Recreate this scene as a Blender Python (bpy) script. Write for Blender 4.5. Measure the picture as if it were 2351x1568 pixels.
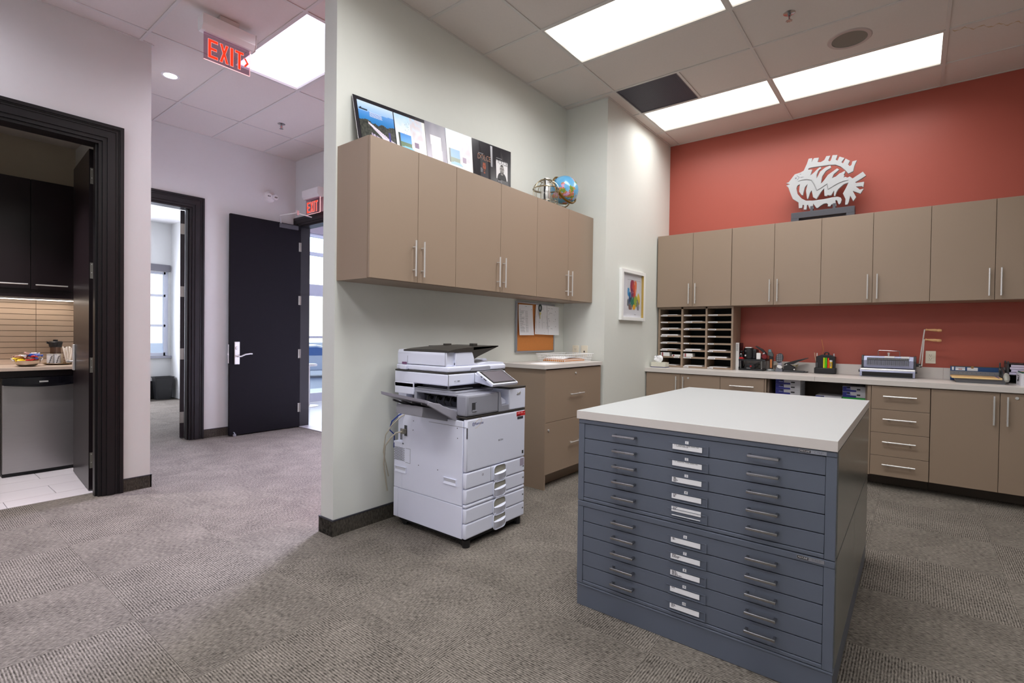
import bpy, bmesh, math, random
from mathutils import Vector, Matrix, noise as mnoise
random.seed(11)
for _o in list(bpy.data.objects): bpy.data.objects.remove(_o)
S = bpy.context.scene
COL = S.collection

# ------------------------------------------------------------------ camera
cam_d = bpy.data.cameras.new('camera')
cam = bpy.data.objects.new('camera', cam_d); COL.objects.link(cam)
_r = Vector((0.62081, -0.78385, 0.01350)); _d = Vector((-0.00249, -0.01920, -0.99981)); _f = Vector((0.78396, 0.62066, -0.01387))
cam.matrix_world = Matrix(((_r.x, -_d.x, -_f.x, 0), (_r.y, -_d.y, -_f.y, 0), (_r.z, -_d.z, -_f.z, 1.30), (0, 0, 0, 1)))
cam_d.sensor_width = 36; cam_d.lens = 17.937; cam_d.clip_start = 0.02; cam_d.clip_end = 300
S.camera = cam

# ------------------------------------------------------------------ world, exposure, daylight
W = bpy.data.worlds.new('sky'); S.world = W; W.use_nodes = True
wn = W.node_tree.nodes; wl = W.node_tree.links
bg = wn['Background']
sky = wn.new('ShaderNodeTexSky'); sky.sky_type = 'HOSEK_WILKIE'; sky.turbidity = 9; sky.ground_albedo = .8; sky.ground_albedo = 0.5
sky.sun_direction = (0.3, 0.5, 0.8)
wl.new(sky.outputs[0], bg.inputs[0]); bg.inputs[1].default_value = 7.0
S.view_settings.view_transform = 'Standard'; S.view_settings.look = 'None'
S.view_settings.exposure = 0.0; S.view_settings.gamma = 1.0; S.view_settings.use_curve_mapping = False
S.cycles.max_bounces = 8; S.cycles.diffuse_bounces = 5; S.cycles.glossy_bounces = 4
S.cycles.transparent_max_bounces = 12; S.cycles.sample_clamp_indirect = 6.0
S.cycles.caustics_reflective = False; S.cycles.caustics_refractive = False
S.cycles.use_denoising = True

TROFFER = 2.4; HALLT = 2.4   # glow of the lenses
LAMPW = 20.0; HALLF = 1.15; SPREAD = 158

def area(name, loc, rot, sx, sy, power, col):
    l = bpy.data.lights.new(name, 'AREA'); l.shape = 'RECTANGLE'; l.size = sx; l.size_y = sy
    l.energy = power; l.color = col
    o = bpy.data.objects.new(name, l); COL.objects.link(o); o.location = loc; o.rotation_euler = rot
    return o
# daylight falling through the lobby glass and through the office window
o_ = area('lobby_daylight', (6.5, 5.45, 1.9), (0, 0, 0), 1.3, 1.9, 300, (0.80, 0.76, 1.0)); o_.data.spread = math.radians(95)
o_.rotation_euler = Vector((-.88, -.50, -.34)).to_track_quat('-Z', 'Y').to_euler()
area('office_daylight', (2.2, 11.22, 1.6), (math.radians(-90), 0, 0), 1.5, 1.5, 170, (0.86, 0.88, 1.0))

# ------------------------------------------------------------------ materials
def lin(c):
    return tuple(((v/255)/12.92 if v/255 <= .04045 else ((v/255+.055)/1.055)**2.4) for v in c[:3]) + (1.0,)
MATS = {}
def mat(name, col, rough=.5, metal=0.0, noise=0.0, nscale=20, stretch=None, bump=0.0, bscale=200, spec=.5, coat=0.0, aniso=0.0):
    if name in MATS: return MATS[name]
    m = bpy.data.materials.new(name); m.use_nodes = True
    n = m.node_tree.nodes; l = m.node_tree.links; p = n['Principled BSDF']
    c = lin(col)
    p.inputs['Base Color'].default_value = c; p.inputs['Roughness'].default_value = rough
    p.inputs['Metallic'].default_value = metal; p.inputs['Specular IOR Level'].default_value = spec
    p.inputs['Coat Weight'].default_value = coat
    if aniso: p.inputs['Anisotropic'].default_value = aniso
    tc = n.new('ShaderNodeTexCoord')
    mp = n.new('ShaderNodeMapping'); l.new(tc.outputs['Object'], mp.inputs[0])
    if stretch: mp.inputs['Scale'].default_value = stretch
    tx = n.new('ShaderNodeTexNoise'); tx.inputs['Scale'].default_value = nscale; tx.inputs['Detail'].default_value = 4
    l.new(mp.outputs[0], tx.inputs['Vector'])
    a = max(noise, .015)
    mx = n.new('ShaderNodeMix'); mx.data_type = 'RGBA'
    mx.inputs['A'].default_value = tuple(v*(1-a) for v in c[:3])+(1,)
    mx.inputs['B'].default_value = tuple(min(1, v*(1+a)) for v in c[:3])+(1,)
    l.new(tx.outputs['Fac'], mx.inputs['Factor']); l.new(mx.outputs['Result'], p.inputs['Base Color'])
    if bump:
        t2 = n.new('ShaderNodeTexNoise'); t2.inputs['Scale'].default_value = bscale; t2.inputs['Detail'].default_value = 3
        l.new(tc.outputs['Object'], t2.inputs['Vector'])
        b = n.new('ShaderNodeBump'); b.inputs['Strength'].default_value = bump; b.inputs['Distance'].default_value = .002
        l.new(t2.outputs['Fac'], b.inputs['Height']); l.new(b.outputs[0], p.inputs['Normal'])
    MATS[name] = m; return m
def emit(name, col, strength):
    if name in MATS: return MATS[name]
    m = bpy.data.materials.new(name); m.use_nodes = True
    p = m.node_tree.nodes['Principled BSDF']
    p.inputs['Base Color'].default_value = (0, 0, 0, 1); p.inputs['Specular IOR Level'].default_value = 0
    p.inputs['Emission Color'].default_value = lin(col); p.inputs['Emission Strength'].default_value = strength
    MATS[name] = m; return m
def glass(name, tint=(255, 255, 255), rough=.02, edge=None):
    if name in MATS: return MATS[name]
    m = bpy.data.materials.new(name); m.use_nodes = True
    n = m.node_tree.nodes; l = m.node_tree.links; n.remove(n['Principled BSDF'])
    t = n.new('ShaderNodeBsdfTransparent'); t.inputs[0].default_value = lin(tint)
    g = n.new('ShaderNodeBsdfGlossy'); g.inputs['Roughness'].default_value = rough
    x = n.new('ShaderNodeMixShader'); x.inputs[0].default_value = .05; l.new(t.outputs[0], x.inputs[1]); l.new(g.outputs[0], x.inputs[2])
    l.new(x.outputs[0], n['Material Output'].inputs[0]); MATS[name] = m; return m
def painted(name, rough=.5, coat=0.0):
    if name in MATS: return MATS[name]
    m = bpy.data.materials.new(name); m.use_nodes = True
    n = m.node_tree.nodes; l = m.node_tree.links; p = n['Principled BSDF']
    a = n.new('ShaderNodeVertexColor'); a.layer_name = 'print'
    l.new(a.outputs[0], p.inputs['Base Color']); p.inputs['Roughness'].default_value = rough; p.inputs['Coat Weight'].default_value = coat
    MATS[name] = m; return m

def carpet(name, dark, light, rib):
    m = bpy.data.materials.new(name); m.use_nodes = True
    n = m.node_tree.nodes; l = m.node_tree.links; p = n['Principled BSDF']
    p.inputs['Roughness'].default_value = .95; p.inputs['Specular IOR Level'].default_value = .1
    tc = n.new('ShaderNodeTexCoord'); oi = n.new('ShaderNodeObjectInfo')
    off = n.new('ShaderNodeVectorMath'); off.operation = 'SCALE'; off.inputs['Scale'].default_value = 37.0
    cmb = n.new('ShaderNodeCombineXYZ'); l.new(oi.outputs['Random'], cmb.inputs[0]); l.new(oi.outputs['Random'], cmb.inputs[1])
    l.new(cmb.outputs[0], off.inputs[0])
    add = n.new('ShaderNodeVectorMath'); l.new(tc.outputs['Object'], add.inputs[0]); l.new(off.outputs[0], add.inputs[1])
    mp = n.new('ShaderNodeMapping'); mp.inputs['Scale'].default_value = (95, 30, 30); l.new(add.outputs[0], mp.inputs[0])
    t1 = n.new('ShaderNodeTexNoise'); t1.inputs['Scale'].default_value = 1.6; t1.inputs['Detail'].default_value = 3; l.new(mp.outputs[0], t1.inputs['Vector'])
    t2 = n.new('ShaderNodeTexNoise'); t2.inputs['Scale'].default_value = 4; t2.inputs['Detail'].default_value = 2; l.new(add.outputs[0], t2.inputs['Vector'])
    wv = n.new('ShaderNodeTexWave'); wv.wave_type = 'BANDS'; wv.bands_direction = 'X'; wv.inputs['Scale'].default_value = rib
    wv.inputs['Distortion'].default_value = .6; wv.inputs['Detail'].default_value = 1; wv.inputs['Detail Scale'].default_value = 6
    l.new(tc.outputs['Object'], wv.inputs['Vector'])
    ma = n.new('ShaderNodeMath'); ma.operation = 'MULTIPLY_ADD'; ma.inputs[1].default_value = .38; l.new(wv.outputs['Fac'], ma.inputs[0])
    m2 = n.new('ShaderNodeMath'); m2.operation = 'MULTIPLY_ADD'; m2.inputs[1].default_value = 1.25; m2.inputs[2].default_value = -.34
    l.new(t1.outputs['Fac'], m2.inputs[0]); l.new(m2.outputs[0], ma.inputs[2])
    m3 = n.new('ShaderNodeMath'); m3.operation = 'MULTIPLY_ADD'; m3.inputs[1].default_value = .35; l.new(t2.outputs['Fac'], m3.inputs[0])
    m4 = n.new('ShaderNodeMath'); m4.operation = 'ADD'; m4.inputs[1].default_value = -.17; l.new(ma.outputs[0], m3.inputs[2]); l.new(m3.outputs[0], m4.inputs[0])
    r = n.new('ShaderNodeValToRGB'); r.color_ramp.elements[0].color = lin(dark); r.color_ramp.elements[1].color = lin(light)
    r.color_ramp.elements[0].position = .12; r.color_ramp.elements[1].position = .95
    l.new(m4.outputs[0], r.inputs[0]); l.new(r.outputs[0], p.inputs['Base Color'])
    b = n.new('ShaderNodeBump'); b.inputs['Strength'].default_value = .5; b.inputs['Distance'].default_value = .003
    l.new(m4.outputs[0], b.inputs['Height']); l.new(b.outputs[0], p.inputs['Normal'])
    MATS[name] = m; return m

WALL = mat('wall_paint', (220, 222, 216), .6, bump=.05, bscale=350)
WALLH = mat('hall_paint', (216, 217, 216), .6, bump=.05, bscale=350)
RED = mat('red_paint', (168, 80, 66), .5, bump=.05, bscale=350)
CEIL = mat('ceiling_board', (214, 206, 200), .9, noise=.03, nscale=60, bump=.25, bscale=420)
TBAR = mat('ceiling_bar', (206, 202, 198), .5)
CARP = carpet('carpet_tile', (54, 50, 46), (154, 146, 137), 30)
CARPD = carpet('carpet_base', (40, 38, 35), (98, 92, 84), 30)
CAPD = mat('base_cap', (44, 44, 54), .5)
TAUPE = mat('taupe_laminate', (151, 131, 113), .42, noise=.02, nscale=3, bump=.03, bscale=500)
TAUPED = mat('taupe_painted_shade', (112, 96, 84), .5)  # darker copy of the taupe, with the open shelf's inner shade in its colour
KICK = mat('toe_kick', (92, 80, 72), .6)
LAM = mat('white_laminate', (182, 185, 186), .34, noise=.015, nscale=6)
LAMG = mat('grey_laminate', (214, 207, 202), .33, noise=.015, nscale=6)
LAME = mat('slab_edge', (216, 209, 204), .45)
STEEL = mat('blue_grey_steel', (96, 103, 117), .36, noise=.03, nscale=4, bump=.03, bscale=300, spec=.5)
STEELS = mat('steel_side_reflection', (122, 123, 118), .24, noise=.03, nscale=3, spec=.6)  # steel turned lighter and olive: the side's reflection is put into the colour
CHROME = mat('brushed_nickel', (232, 231, 230), .34, .72, noise=.04, nscale=120, stretch=(1, 1, .05))
CHROMED = mat('dark_chrome', (170, 170, 172), .22, 1.0, noise=.04, nscale=80)
COPW = mat('copier_white', (228, 231, 248), .38, noise=.01, nscale=8)
COPG = mat('copier_grey', (150, 151, 162), .42, noise=.01, nscale=8)
COPD = mat('copier_charcoal', (58, 55, 52), .40, noise=.03, nscale=8)
BLK = mat('black_plastic', (24, 24, 27), .38, noise=.05)
BLKM = mat('black_matte', (18, 17, 20), .7)
DGREY = mat('dark_grey_plastic', (62, 62, 66), .45)
MGREY = mat('mid_grey_plastic', (122, 124, 130), .45)
WHT = mat('white_plastic', (236, 236, 236), .4)
PAPER = mat('white_paper', (244, 244, 248), .8)
IVORY = mat('ivory_plastic', (232, 224, 206), .4)
ESPR = mat('espresso_wood', (26, 17, 21), .32, spec=.35, noise=.05, nscale=14, stretch=(6, 6, .4))
ESPRC = mat('espresso_casing', (22, 19, 22), .38, spec=.35, noise=.03, nscale=14, stretch=(6, 6, .4))
DOORB = mat('black_door', (18, 16, 21), .6, spec=.12, noise=.06, nscale=10, stretch=(8, 8, .3))
WHITEP = mat('white_paint', (230, 229, 232), .5)
INK = mat('ink', (36, 36, 40), .7)
INKG = mat('grey_ink', (120, 120, 130), .7)
CORK = mat('cork', (205, 130, 66), .9, noise=.25, nscale=180, bump=.3, bscale=260)
ALU = mat('aluminium', (176, 180, 190), .35, .9, noise=.02)
TAN = mat('maple_wood', (214, 176, 120), .45, noise=.12, nscale=20, stretch=(.5, 5, 5))

# ------------------------------------------------------------------ mesh builder
class B:
    def __init__(s): s.bm = bmesh.new()
    def box(s, x0, x1, y0, y1, z0, z1, bev=0, M=None):
        x0, x1 = min(x0, x1), max(x0, x1); y0, y1 = min(y0, y1), max(y0, y1); z0, z1 = min(z0, z1), max(z0, z1)
        bm = bmesh.new() if bev or M else s.bm
        v = [bm.verts.new((x, y, z)) for x in (x0, x1) for y in (y0, y1) for z in (z0, z1)]
        for f in ((0, 1, 3, 2), (4, 6, 7, 5), (0, 4, 5, 1), (2, 3, 7, 6), (0, 2, 6, 4), (1, 5, 7, 3)):
            bm.faces.new([v[i] for i in f])
        if bev:
            bmesh.ops.bevel(bm, geom=bm.edges[:], offset=min(bev, .45*min(x1-x0, y1-y0, z1-z0)), segments=2, profile=.5, affect='EDGES')
            for f in sorted(bm.faces, key=lambda f: -f.calc_area())[:6]: f.smooth = True     # marks faces to keep flat; finish() turns it round
        if bm is not s.bm: s.merge(bm, M)
        return s
    def merge(s, bm, M=None):
        if M is not None: bmesh.ops.transform(bm, matrix=M, verts=bm.verts[:])
        me = bpy.data.meshes.new('t'); bm.to_mesh(me); bm.free(); s.bm.from_mesh(me); bpy.data.meshes.remove(me)
        return s
    def mesh(s, me, M):
        n = len(s.bm.verts); s.bm.from_mesh(me); s.bm.verts.ensure_lookup_table()
        bmesh.ops.transform(s.bm, matrix=M, verts=s.bm.verts[n:]); return s
    def cyl(s, p0, p1, r, seg=12, r2=None, cap=True):
        p0, p1 = Vector(p0), Vector(p1); d = p1-p0
        if d.length < 1e-7: return s
        q = d.to_track_quat('Z', 'Y'); r2 = r if r2 is None else r2
        a = [s.bm.verts.new(p0+q@Vector((r*math.cos(t), r*math.sin(t), 0))) for t in [2*math.pi*i/seg for i in range(seg)]]
        b = [s.bm.verts.new(p1+q@Vector((r2*math.cos(t), r2*math.sin(t), 0))) for t in [2*math.pi*i/seg for i in range(seg)]]
        for i in range(seg): s.bm.faces.new((a[i], a[(i+1) % seg], b[(i+1) % seg], b[i]))
        if cap: s.bm.faces.new(a[::-1]); s.bm.faces.new(b)
        return s
    def tube(s, pts, r, seg=8, closed=False):
        pts = [Vector(p) for p in pts]; n = len(pts); rings = []
        up = None
        for i, p in enumerate(pts):
            a = pts[(i-1) % n] if (closed or i > 0) else p; b = pts[(i+1) % n] if (closed or i < n-1) else p
            t = (b-a).normalized()
            if up is None: up = Vector((0, 0, 1)) if abs(t.z) < .9 else Vector((1, 0, 0))
            sx = t.cross(up).normalized(); up = sx.cross(t).normalized()
            rr = r[i] if isinstance(r, (list, tuple)) else r
            rings.append([s.bm.verts.new(p+sx*rr*math.cos(2*math.pi*k/seg)+up*rr*math.sin(2*math.pi*k/seg)) for k in range(seg)])
        for i in range(n if closed else n-1):
            A, C = rings[i], rings[(i+1) % n]
            for k in range(seg): s.bm.faces.new((A[k], A[(k+1) % seg], C[(k+1) % seg], C[k]))
        if not closed: s.bm.faces.new(rings[0][::-1]); s.bm.faces.new(rings[-1])
        return s
    def lathe(s, prof, c=(0, 0, 0), seg=24, M=None, sq=(1, 1)):
        bm = bmesh.new(); rings = []
        for r, z in prof:
            if r < 1e-5: rings.append([bm.verts.new((0, 0, z))])
            else: rings.append([bm.verts.new((r*sq[0]*math.cos(2*math.pi*k/seg), r*sq[1]*math.sin(2*math.pi*k/seg), z)) for k in range(seg)])
        for A, C in zip(rings, rings[1:]):
            for k in range(seg):
                k2 = (k+1) % seg
                if len(A) == 1 and len(C) == 1: continue
                if len(A) == 1: bm.faces.new((A[0], C[k2], C[k]))
                elif len(C) == 1: bm.faces.new((A[k], A[k2], C[0]))
                else: bm.faces.new((A[k], A[k2], C[k2], C[k]))
        return s.merge(bm, (M if M is not None else Matrix.Translation(c)))
    def prism(s, pts, ax, a0, a1, M=None, bev=0):
        # pts are (u,v): ax x -> (y,z), ax y -> (x,z), ax z -> (x,y)
        bm = bmesh.new()
        def P(u, v, a): return {'x': (a, u, v), 'y': (u, a, v), 'z': (u, v, a)}[ax]
        A = [bm.verts.new(P(u, v, a0)) for u, v in pts]; C = [bm.verts.new(P(u, v, a1)) for u, v in pts]
        n = len(pts)
        fs = [bm.faces.new(A[::-1]), bm.faces.new(C)]
        for i in range(n): bm.faces.new((A[i], A[(i+1) % n], C[(i+1) % n], C[i]))
        bmesh.ops.recalc_face_normals(bm, faces=bm.faces[:])
        if bev:
            bmesh.ops.bevel(bm, geom=bm.edges[:], offset=bev, segments=2, profile=.5, affect='EDGES')
            for f in sorted(bm.faces, key=lambda f: -f.calc_area())[:n+2]: f.smooth = True
        else:
            fs[0].smooth = fs[1].smooth = True
        bmesh.ops.triangulate(bm, faces=[f for f in bm.faces if len(f.verts) > 4], ngon_method='EAR_CLIP')
        return s.merge(bm, M)
    def quad(s, a, b, c, d):
        s.bm.faces.new([s.bm.verts.new(p) for p in (a, b, c, d)]); return s

ROOT = {}
def thing(name, label, cat, loc=(0, 0, 0), rz=0.0, group=None):
    o = bpy.data.objects.new(name, None); COL.objects.link(o); o.empty_display_size = .05
    o.location = loc; o.rotation_euler = (0, 0, rz); o['label'] = label; o['category'] = cat
    if group: o['group'] = group
    ROOT[o.name] = Matrix.Translation(loc) @ Matrix.Rotation(rz, 4, 'Z'); return o
def finish(name, b, m, M=None, smooth=None):
    bm = b.bm
    if M is not None: bmesh.ops.transform(bm, matrix=M, verts=bm.verts[:])
    bmesh.ops.recalc_face_normals(bm, faces=bm.faces[:])
    me = bpy.data.meshes.new(name); bm.to_mesh(me); bm.free()
    if m is not None: me.materials.append(m)
    flat = [p.use_smooth for p in me.polygons]
    if smooth is not None and len(flat):
        me.polygons.foreach_set('use_smooth', [True]*len(flat))
        me.set_sharp_from_angle(angle=math.radians(smooth))
        me.polygons.foreach_set('use_smooth', [not f for f in flat])
    elif flat:
        me.polygons.foreach_set('use_smooth', [False]*len(flat))
    return me
def part(name, b, m, parent, smooth=35, local=False, label=None, kind=None):
    """one mesh part of a thing; shapes are given in world space unless local"""
    r = parent
    while r.parent: r = r.parent
    R = ROOT.get(r.name, Matrix())
    me = finish(name, b, m, None if local else R.inverted(), smooth)
    o = bpy.data.objects.new(name, me); COL.objects.link(o); o.parent = parent
    if label: o['label'] = label
    if kind: o['kind'] = kind
    return o
def single(name, b, m, label, cat, loc, rz=0.0, group=None, smooth=35, kind=None, local=False):
    R = Matrix.Translation(loc) @ Matrix.Rotation(rz, 4, 'Z')
    me = finish(name, b, m, None if local else R.inverted(), smooth)
    o = bpy.data.objects.new(name, me); COL.objects.link(o); o.location = loc; o.rotation_euler = (0, 0, rz)
    o['label'] = label; o['category'] = cat
    if group: o['group'] = group
    if kind: o['kind'] = kind
    ROOT[o.name] = R; return o
def struct(name, b, m, smooth=None):
    me = finish(name, b, m, None, smooth)
    o = bpy.data.objects.new(name, me); COL.objects.link(o); o['kind'] = 'structure'; ROOT[o.name] = Matrix(); return o
_txt = {}
def text_mesh(s, size, ext=.0006):
    k = (s, size, ext)
    if k not in _txt:
        c = bpy.data.curves.new('txt', 'FONT'); c.body = s; c.size = size; c.extrude = ext; c.align_x = 'CENTER'; c.align_y = 'CENTER'; c.resolution_u = 3
        o = bpy.data.objects.new('txt', c); COL.objects.link(o)
        dg = bpy.context.evaluated_depsgraph_get(); me = bpy.data.meshes.new_from_object(o.evaluated_get(dg))
        bpy.data.objects.remove(o); _txt[k] = me
    return _txt[k]
def facing(dirn, p, sx=1.0, sy=1.0):
    """matrix laying text (x right, y up, z out) on a vertical face looking along dirn, at point p"""
    out = Vector(dirn).normalized(); up = Vector((0, 0, 1)); rt = up.cross(out).normalized(); up = out.cross(rt)
    return Matrix(((rt.x, up.x, out.x, p[0]), (rt.y, up.y, out.y, p[1]), (rt.z, up.z, out.z, p[2]), (0, 0, 0, 1))) @ Matrix.Diagonal((sx, sy, 1, 1))
def painted_grid(name, nu, nv, pos, colf, m, parent=None, R=None):
    """a flat print: grid of faces, each face coloured by colf(u,v) -> sRGB"""
    me = bpy.data.meshes.new(name)
    vs = [pos(i/nu, j/nv) for j in range(nv+1) for i in range(nu+1)]
    fs = [(j*(nu+1)+i, j*(nu+1)+i+1, (j+1)*(nu+1)+i+1, (j+1)*(nu+1)+i) for j in range(nv) for i in range(nu)]
    me.from_pydata(vs, [], fs); ca = me.color_attributes.new('print', 'FLOAT_COLOR', 'CORNER')
    buf = []
    for j in range(nv):
        for i in range(nu): buf.extend(lin(colf((i+.5)/nu, (j+.5)/nv))*4)
    ca.data.foreach_set('color', buf); me.materials.append(m)
    if R is not None: me.transform(R.inverted())
    o = bpy.data.objects.new(name, me); COL.objects.link(o)
    if parent: o.parent = parent
    return o
def bar(b, p0, p1, out, r=.006, st=.03, inset=.18):
    p0, p1, out = Vector(p0), Vector(p1), Vector(out)
    b.cyl(p0+out*st, p1+out*st, r, 10)
    for t in (inset, 1-inset):
        q = p0.lerp(p1, t); b.cyl(q, q+out*st, r*.75, 8)
    return b
def noise2(x, y, s=1.0, k=0.0): return mnoise.noise(Vector((x*s, y*s, k)))

# ================================================================== STRUCTURE
ZC = 3.635
def wall(name, boxes, m):
    b = B()
    for x in boxes: b.box(*x)
    return struct(name, b, m)
floor = struct('floor', B().box(-2.1, 6.2, -2.6, 5.09, -.05, -.004), CARPD)
floor2 = struct('floor_hall', B().box(1.32, 3.72, 5.09, 6.85, -.05, -.004).box(0.4, 3.8, 6.85, 11.4, -.05, -.004), CARPD)
# carpet tiles, quarter turned like a chess board
T = .622
def tile_mesh():
    b = B(); h = T/2-.0008; b.box(-h, h, -h, h, -.004, 0)
    me = finish('carpet_tile', b, CARP); return me
TM = tile_mesh()
def lay(parent, x0, x1, y0, y1, skip=None):
    for i in range(-6, 12):
        for j in range(-10, 16):
            cx, cy = .745+T*(i+.5), 4.57-T*(j+.5)
            if not (x0-T/2 < cx < x1+T/2 and y0-T/2 < cy < y1+T/2): continue
            if skip and skip(cx, cy): continue
            ax, bx = max(cx-T/2, x0), min(cx+T/2, x1); ay, by = max(cy-T/2, y0), min(cy+T/2, y1)
            if bx-ax < .02 or by-ay < .02: continue
            if bx-ax < T-.01 or by-ay < T-.01:
                turned = (i+j) % 2
                if turned: me = finish('carpet_tile', B().box(ay-cy, by-cy, cx-bx, cx-ax, -.004, 0), CARP)
                else: me = finish('carpet_tile', B().box(ax-cx, bx-cx, ay-cy, by-cy, -.004, 0), CARP)
            else: me = TM
            o = bpy.data.objects.new('carpet_tile', me); COL.objects.link(o)
            o.location = (cx, cy, 0); o.rotation_euler.z = math.pi/2 if (i+j) % 2 else 0; o.parent = parent
def hidden(x, y): return x < -.4 or y < -1.3
lay(floor, -1.2, 1.445, -1.6, 4.94, hidden); lay(floor, .2, 1.125, 4.94, 5.09); lay(floor, 1.445, 6.2, -1.6, 3.0, hidden); lay(floor, 1.445, 3.72, 3.0, 5.09)
lay(floor2, 1.445, 3.72, 5.09, 6.85); lay(floor2, 1.0, 3.64, 6.85, 11.3)

wall('wall_printer', [(1.832, 4.5, 2.883, 3.02, 0, ZC+.03)], WALL)
wall('wall_red_bounce', [(1.87, 3.65, 3.02, 3.03, 0, ZC+.03)], RED)  # unseen red face added to bounce red onto the hall ceiling
wall('wall_column', [(4.5, 6.3, 2.405, 3.02, 0, ZC+.03)], WALL)
wall('wall_red', [(6.12, 6.3, -2.7, 2.405, 0, ZC+.03)], RED)
wall('wall_right', [(-2.1, 6.3, -2.7, -2.6, 0, ZC+.03)], WALL)
wall('wall_back', [(-2.2, -2.1, -2.7, 5.09, 0, ZC+.03)], WALL)
wall('wall_kitchen', [(-2.1, .2, 4.94, 5.09, 0, ZC+.03), (1.125, 1.445, 4.94, 5.09, 0, ZC+.03), (.2, 1.125, 4.94, 5.09, 2.745, ZC+.03)], WALLH)
wall('wall_corner', [(1.32, 1.445, 5.09, 6.85, 0, ZC+.03)], WALLH)
wall('wall_hall', [(1.445, 1.47, 6.71, 6.85, 0, ZC+.03), (2.375, 3.78, 6.71, 6.85, 0, ZC+.03), (1.47, 2.375, 6.71, 6.85, 2.745, ZC+.03)], WALLH)
wall('wall_end', [(3.65, 3.78, 6.6, 6.71, 0, ZC+.03), (3.65, 3.78, 3.02, 3.7, 0, ZC+.03), (3.65, 3.78, 3.7, 6.6, 2.735, ZC+.03)], WALLH)  # opening widened out of view so the lobby daylight reaches the hall floor
# kitchen shell
wall('wall_kitchen_back', [(-1.0, 1.32, 6.75, 6.85, 0, 3.2), (-1.1, -1.0, 5.09, 6.85, 0, 3.2)], mat('kitchen_paint', (178, 168, 150), .7))
struct('ceiling_kitchen', B().box(-1.1, 1.32, 5.09, 6.85, 3.12, 3.2), CEIL)
kf = struct('floor_kitchen', B().box(-1.0, 1.32, 5.09, 6.85, -.05, -.004), mat('grout', (150, 146, 150), .8))
KT = mat('kitchen_floor_tile', (226, 220, 224), .3, noise=.05, nscale=5, stretch=(.6, 8, 1))
for r_, y in enumerate([5.092, 5.29, 5.59, 5.89, 6.19, 6.49]):
    y2 = [5.29, 5.59, 5.89, 6.19, 6.49, 6.74][r_]
    x = -1.0 - .18 - (.3 if r_ % 2 else 0)
    while x < 1.31:
        a, c = max(x, -.99), min(x+.6, 1.318)
        if c-a > .02: part('floor_tile', B().box(a+.002, c-.002, y+.002, y2-.002, -.004, .002), KT, kf, None)
        x += .6
def downlight(x, y, z, label, power, col, spot):
    t = thing('pot_light', label, 'light', (x, y, z), group=None)
    part('trim_ring', B().lathe([(.052, 0), (.055, -.005), (.072, -.004), (.074, 0), (.052, 0)], (x, y, z), 28), WHITEP, t)
    part('lamp', B().lathe([(0, -.0015), (.05, -.0025), (.05, 0), (0, 0)], (x, y, z), 24), emit('pot_lamp', (255, 248, 240), 22), t)
    l = bpy.data.lights.new('pot_lamp', 'SPOT'); l.energy = power; l.color = col; l.spot_size = math.radians(spot); l.spot_blend = .6; l.shadow_soft_size = .05
    o = bpy.data.objects.new('pot_lamp', l); COL.objects.link(o); o.location = (0, 0, -.02); o.parent = t
KITCHEN_LATER = lambda: downlight(.35, 5.55, 3.12, 'small recessed kitchen ceiling light, unseen, added to brighten the floor', 230, (1.0, .95, .96), 95)  # unseen lamp added to brighten the kitchen floor
# office (behind the second door)
wall('wall_office', [(3.64, 3.78, 6.85, 11.45, 0, 3.4), (.3, .4, 6.85, 11.45, 0, 3.4)], WALLH)
wall('wall_office_back', [(.4, 1.9, 11.3, 11.45, 0, 3.4), (3.6, 3.64, 11.3, 11.45, 0, 3.4), (1.9, 3.6, 11.3, 11.45, 0, .8), (1.9, 3.6, 11.3, 11.45, 2.53, 3.4)], WALLH)
struct('ceiling_office', B().box(.3, 3.78, 6.85, 11.45, 3.33, 3.4), WHITEP)
struct('baseboard_office', B().box(.4, 3.64, 11.26, 11.3, 0, .33), BLKM)
# lobby
LF = struct('floor_lobby', B().box(3.72, 8.6, 3.0, 8.66, -.05, 0), mat('lobby_tile', (222, 222, 230), .22, noise=.03, nscale=4))
wall('wall_lobby', [(8.5, 8.6, 3.0, 8.8, 0, 3.4), (3.78, 8.5, 2.9, 3.0, 0, 3.4), (3.78, 8.5, 8.66, 8.8, 3.1, 3.4)], mat('lobby_paint', (150, 140, 150), .6))
struct('ceiling_lobby', B().box(3.78, 8.6, 3.0, 8.8, 3.4, 3.46), WHITEP)
MULL = mat('window_frame_paint', (208, 212, 226), .4)
w2 = B()
for z0, z1 in ((0, .17), (1.18, 1.22), (1.96, 2.17), (2.70, 2.76), (3.04, 3.1)): w2.box(3.78, 8.5, 8.69, 8.76, z0, z1)
for x in (3.78, 4.62, 5.55, 6.5, 7.45, 8.42): w2.box(x, x+.07, 8.68, 8.77, 0, 3.1)
win2 = struct('window_2', w2, MULL)
for i, (x0, x1) in enumerate(((3.85, 4.62), (4.69, 5.55), (5.62, 6.5), (6.57, 7.45), (7.52, 8.42))):
    for z0, z1 in ((.17, 1.18), (1.22, 1.96), (2.17, 2.70), (2.76, 3.04)):
        part('pane', B().box(x0, x1, 8.715, 8.725, z0, z1), glass('pane_glass', (240, 246, 255)), win2, None)
struct('ground', B().box(-20, 60, 8.81, 11.6, -.14, -.10), mat('pavement', (214, 216, 222), .9, noise=.1, nscale=2))
struct('ground_lot', B().box(-20, 80, 11.6, 90, -.80, -.75), mat('asphalt', (150, 156, 170), .9, noise=.1, nscale=2))

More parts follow.
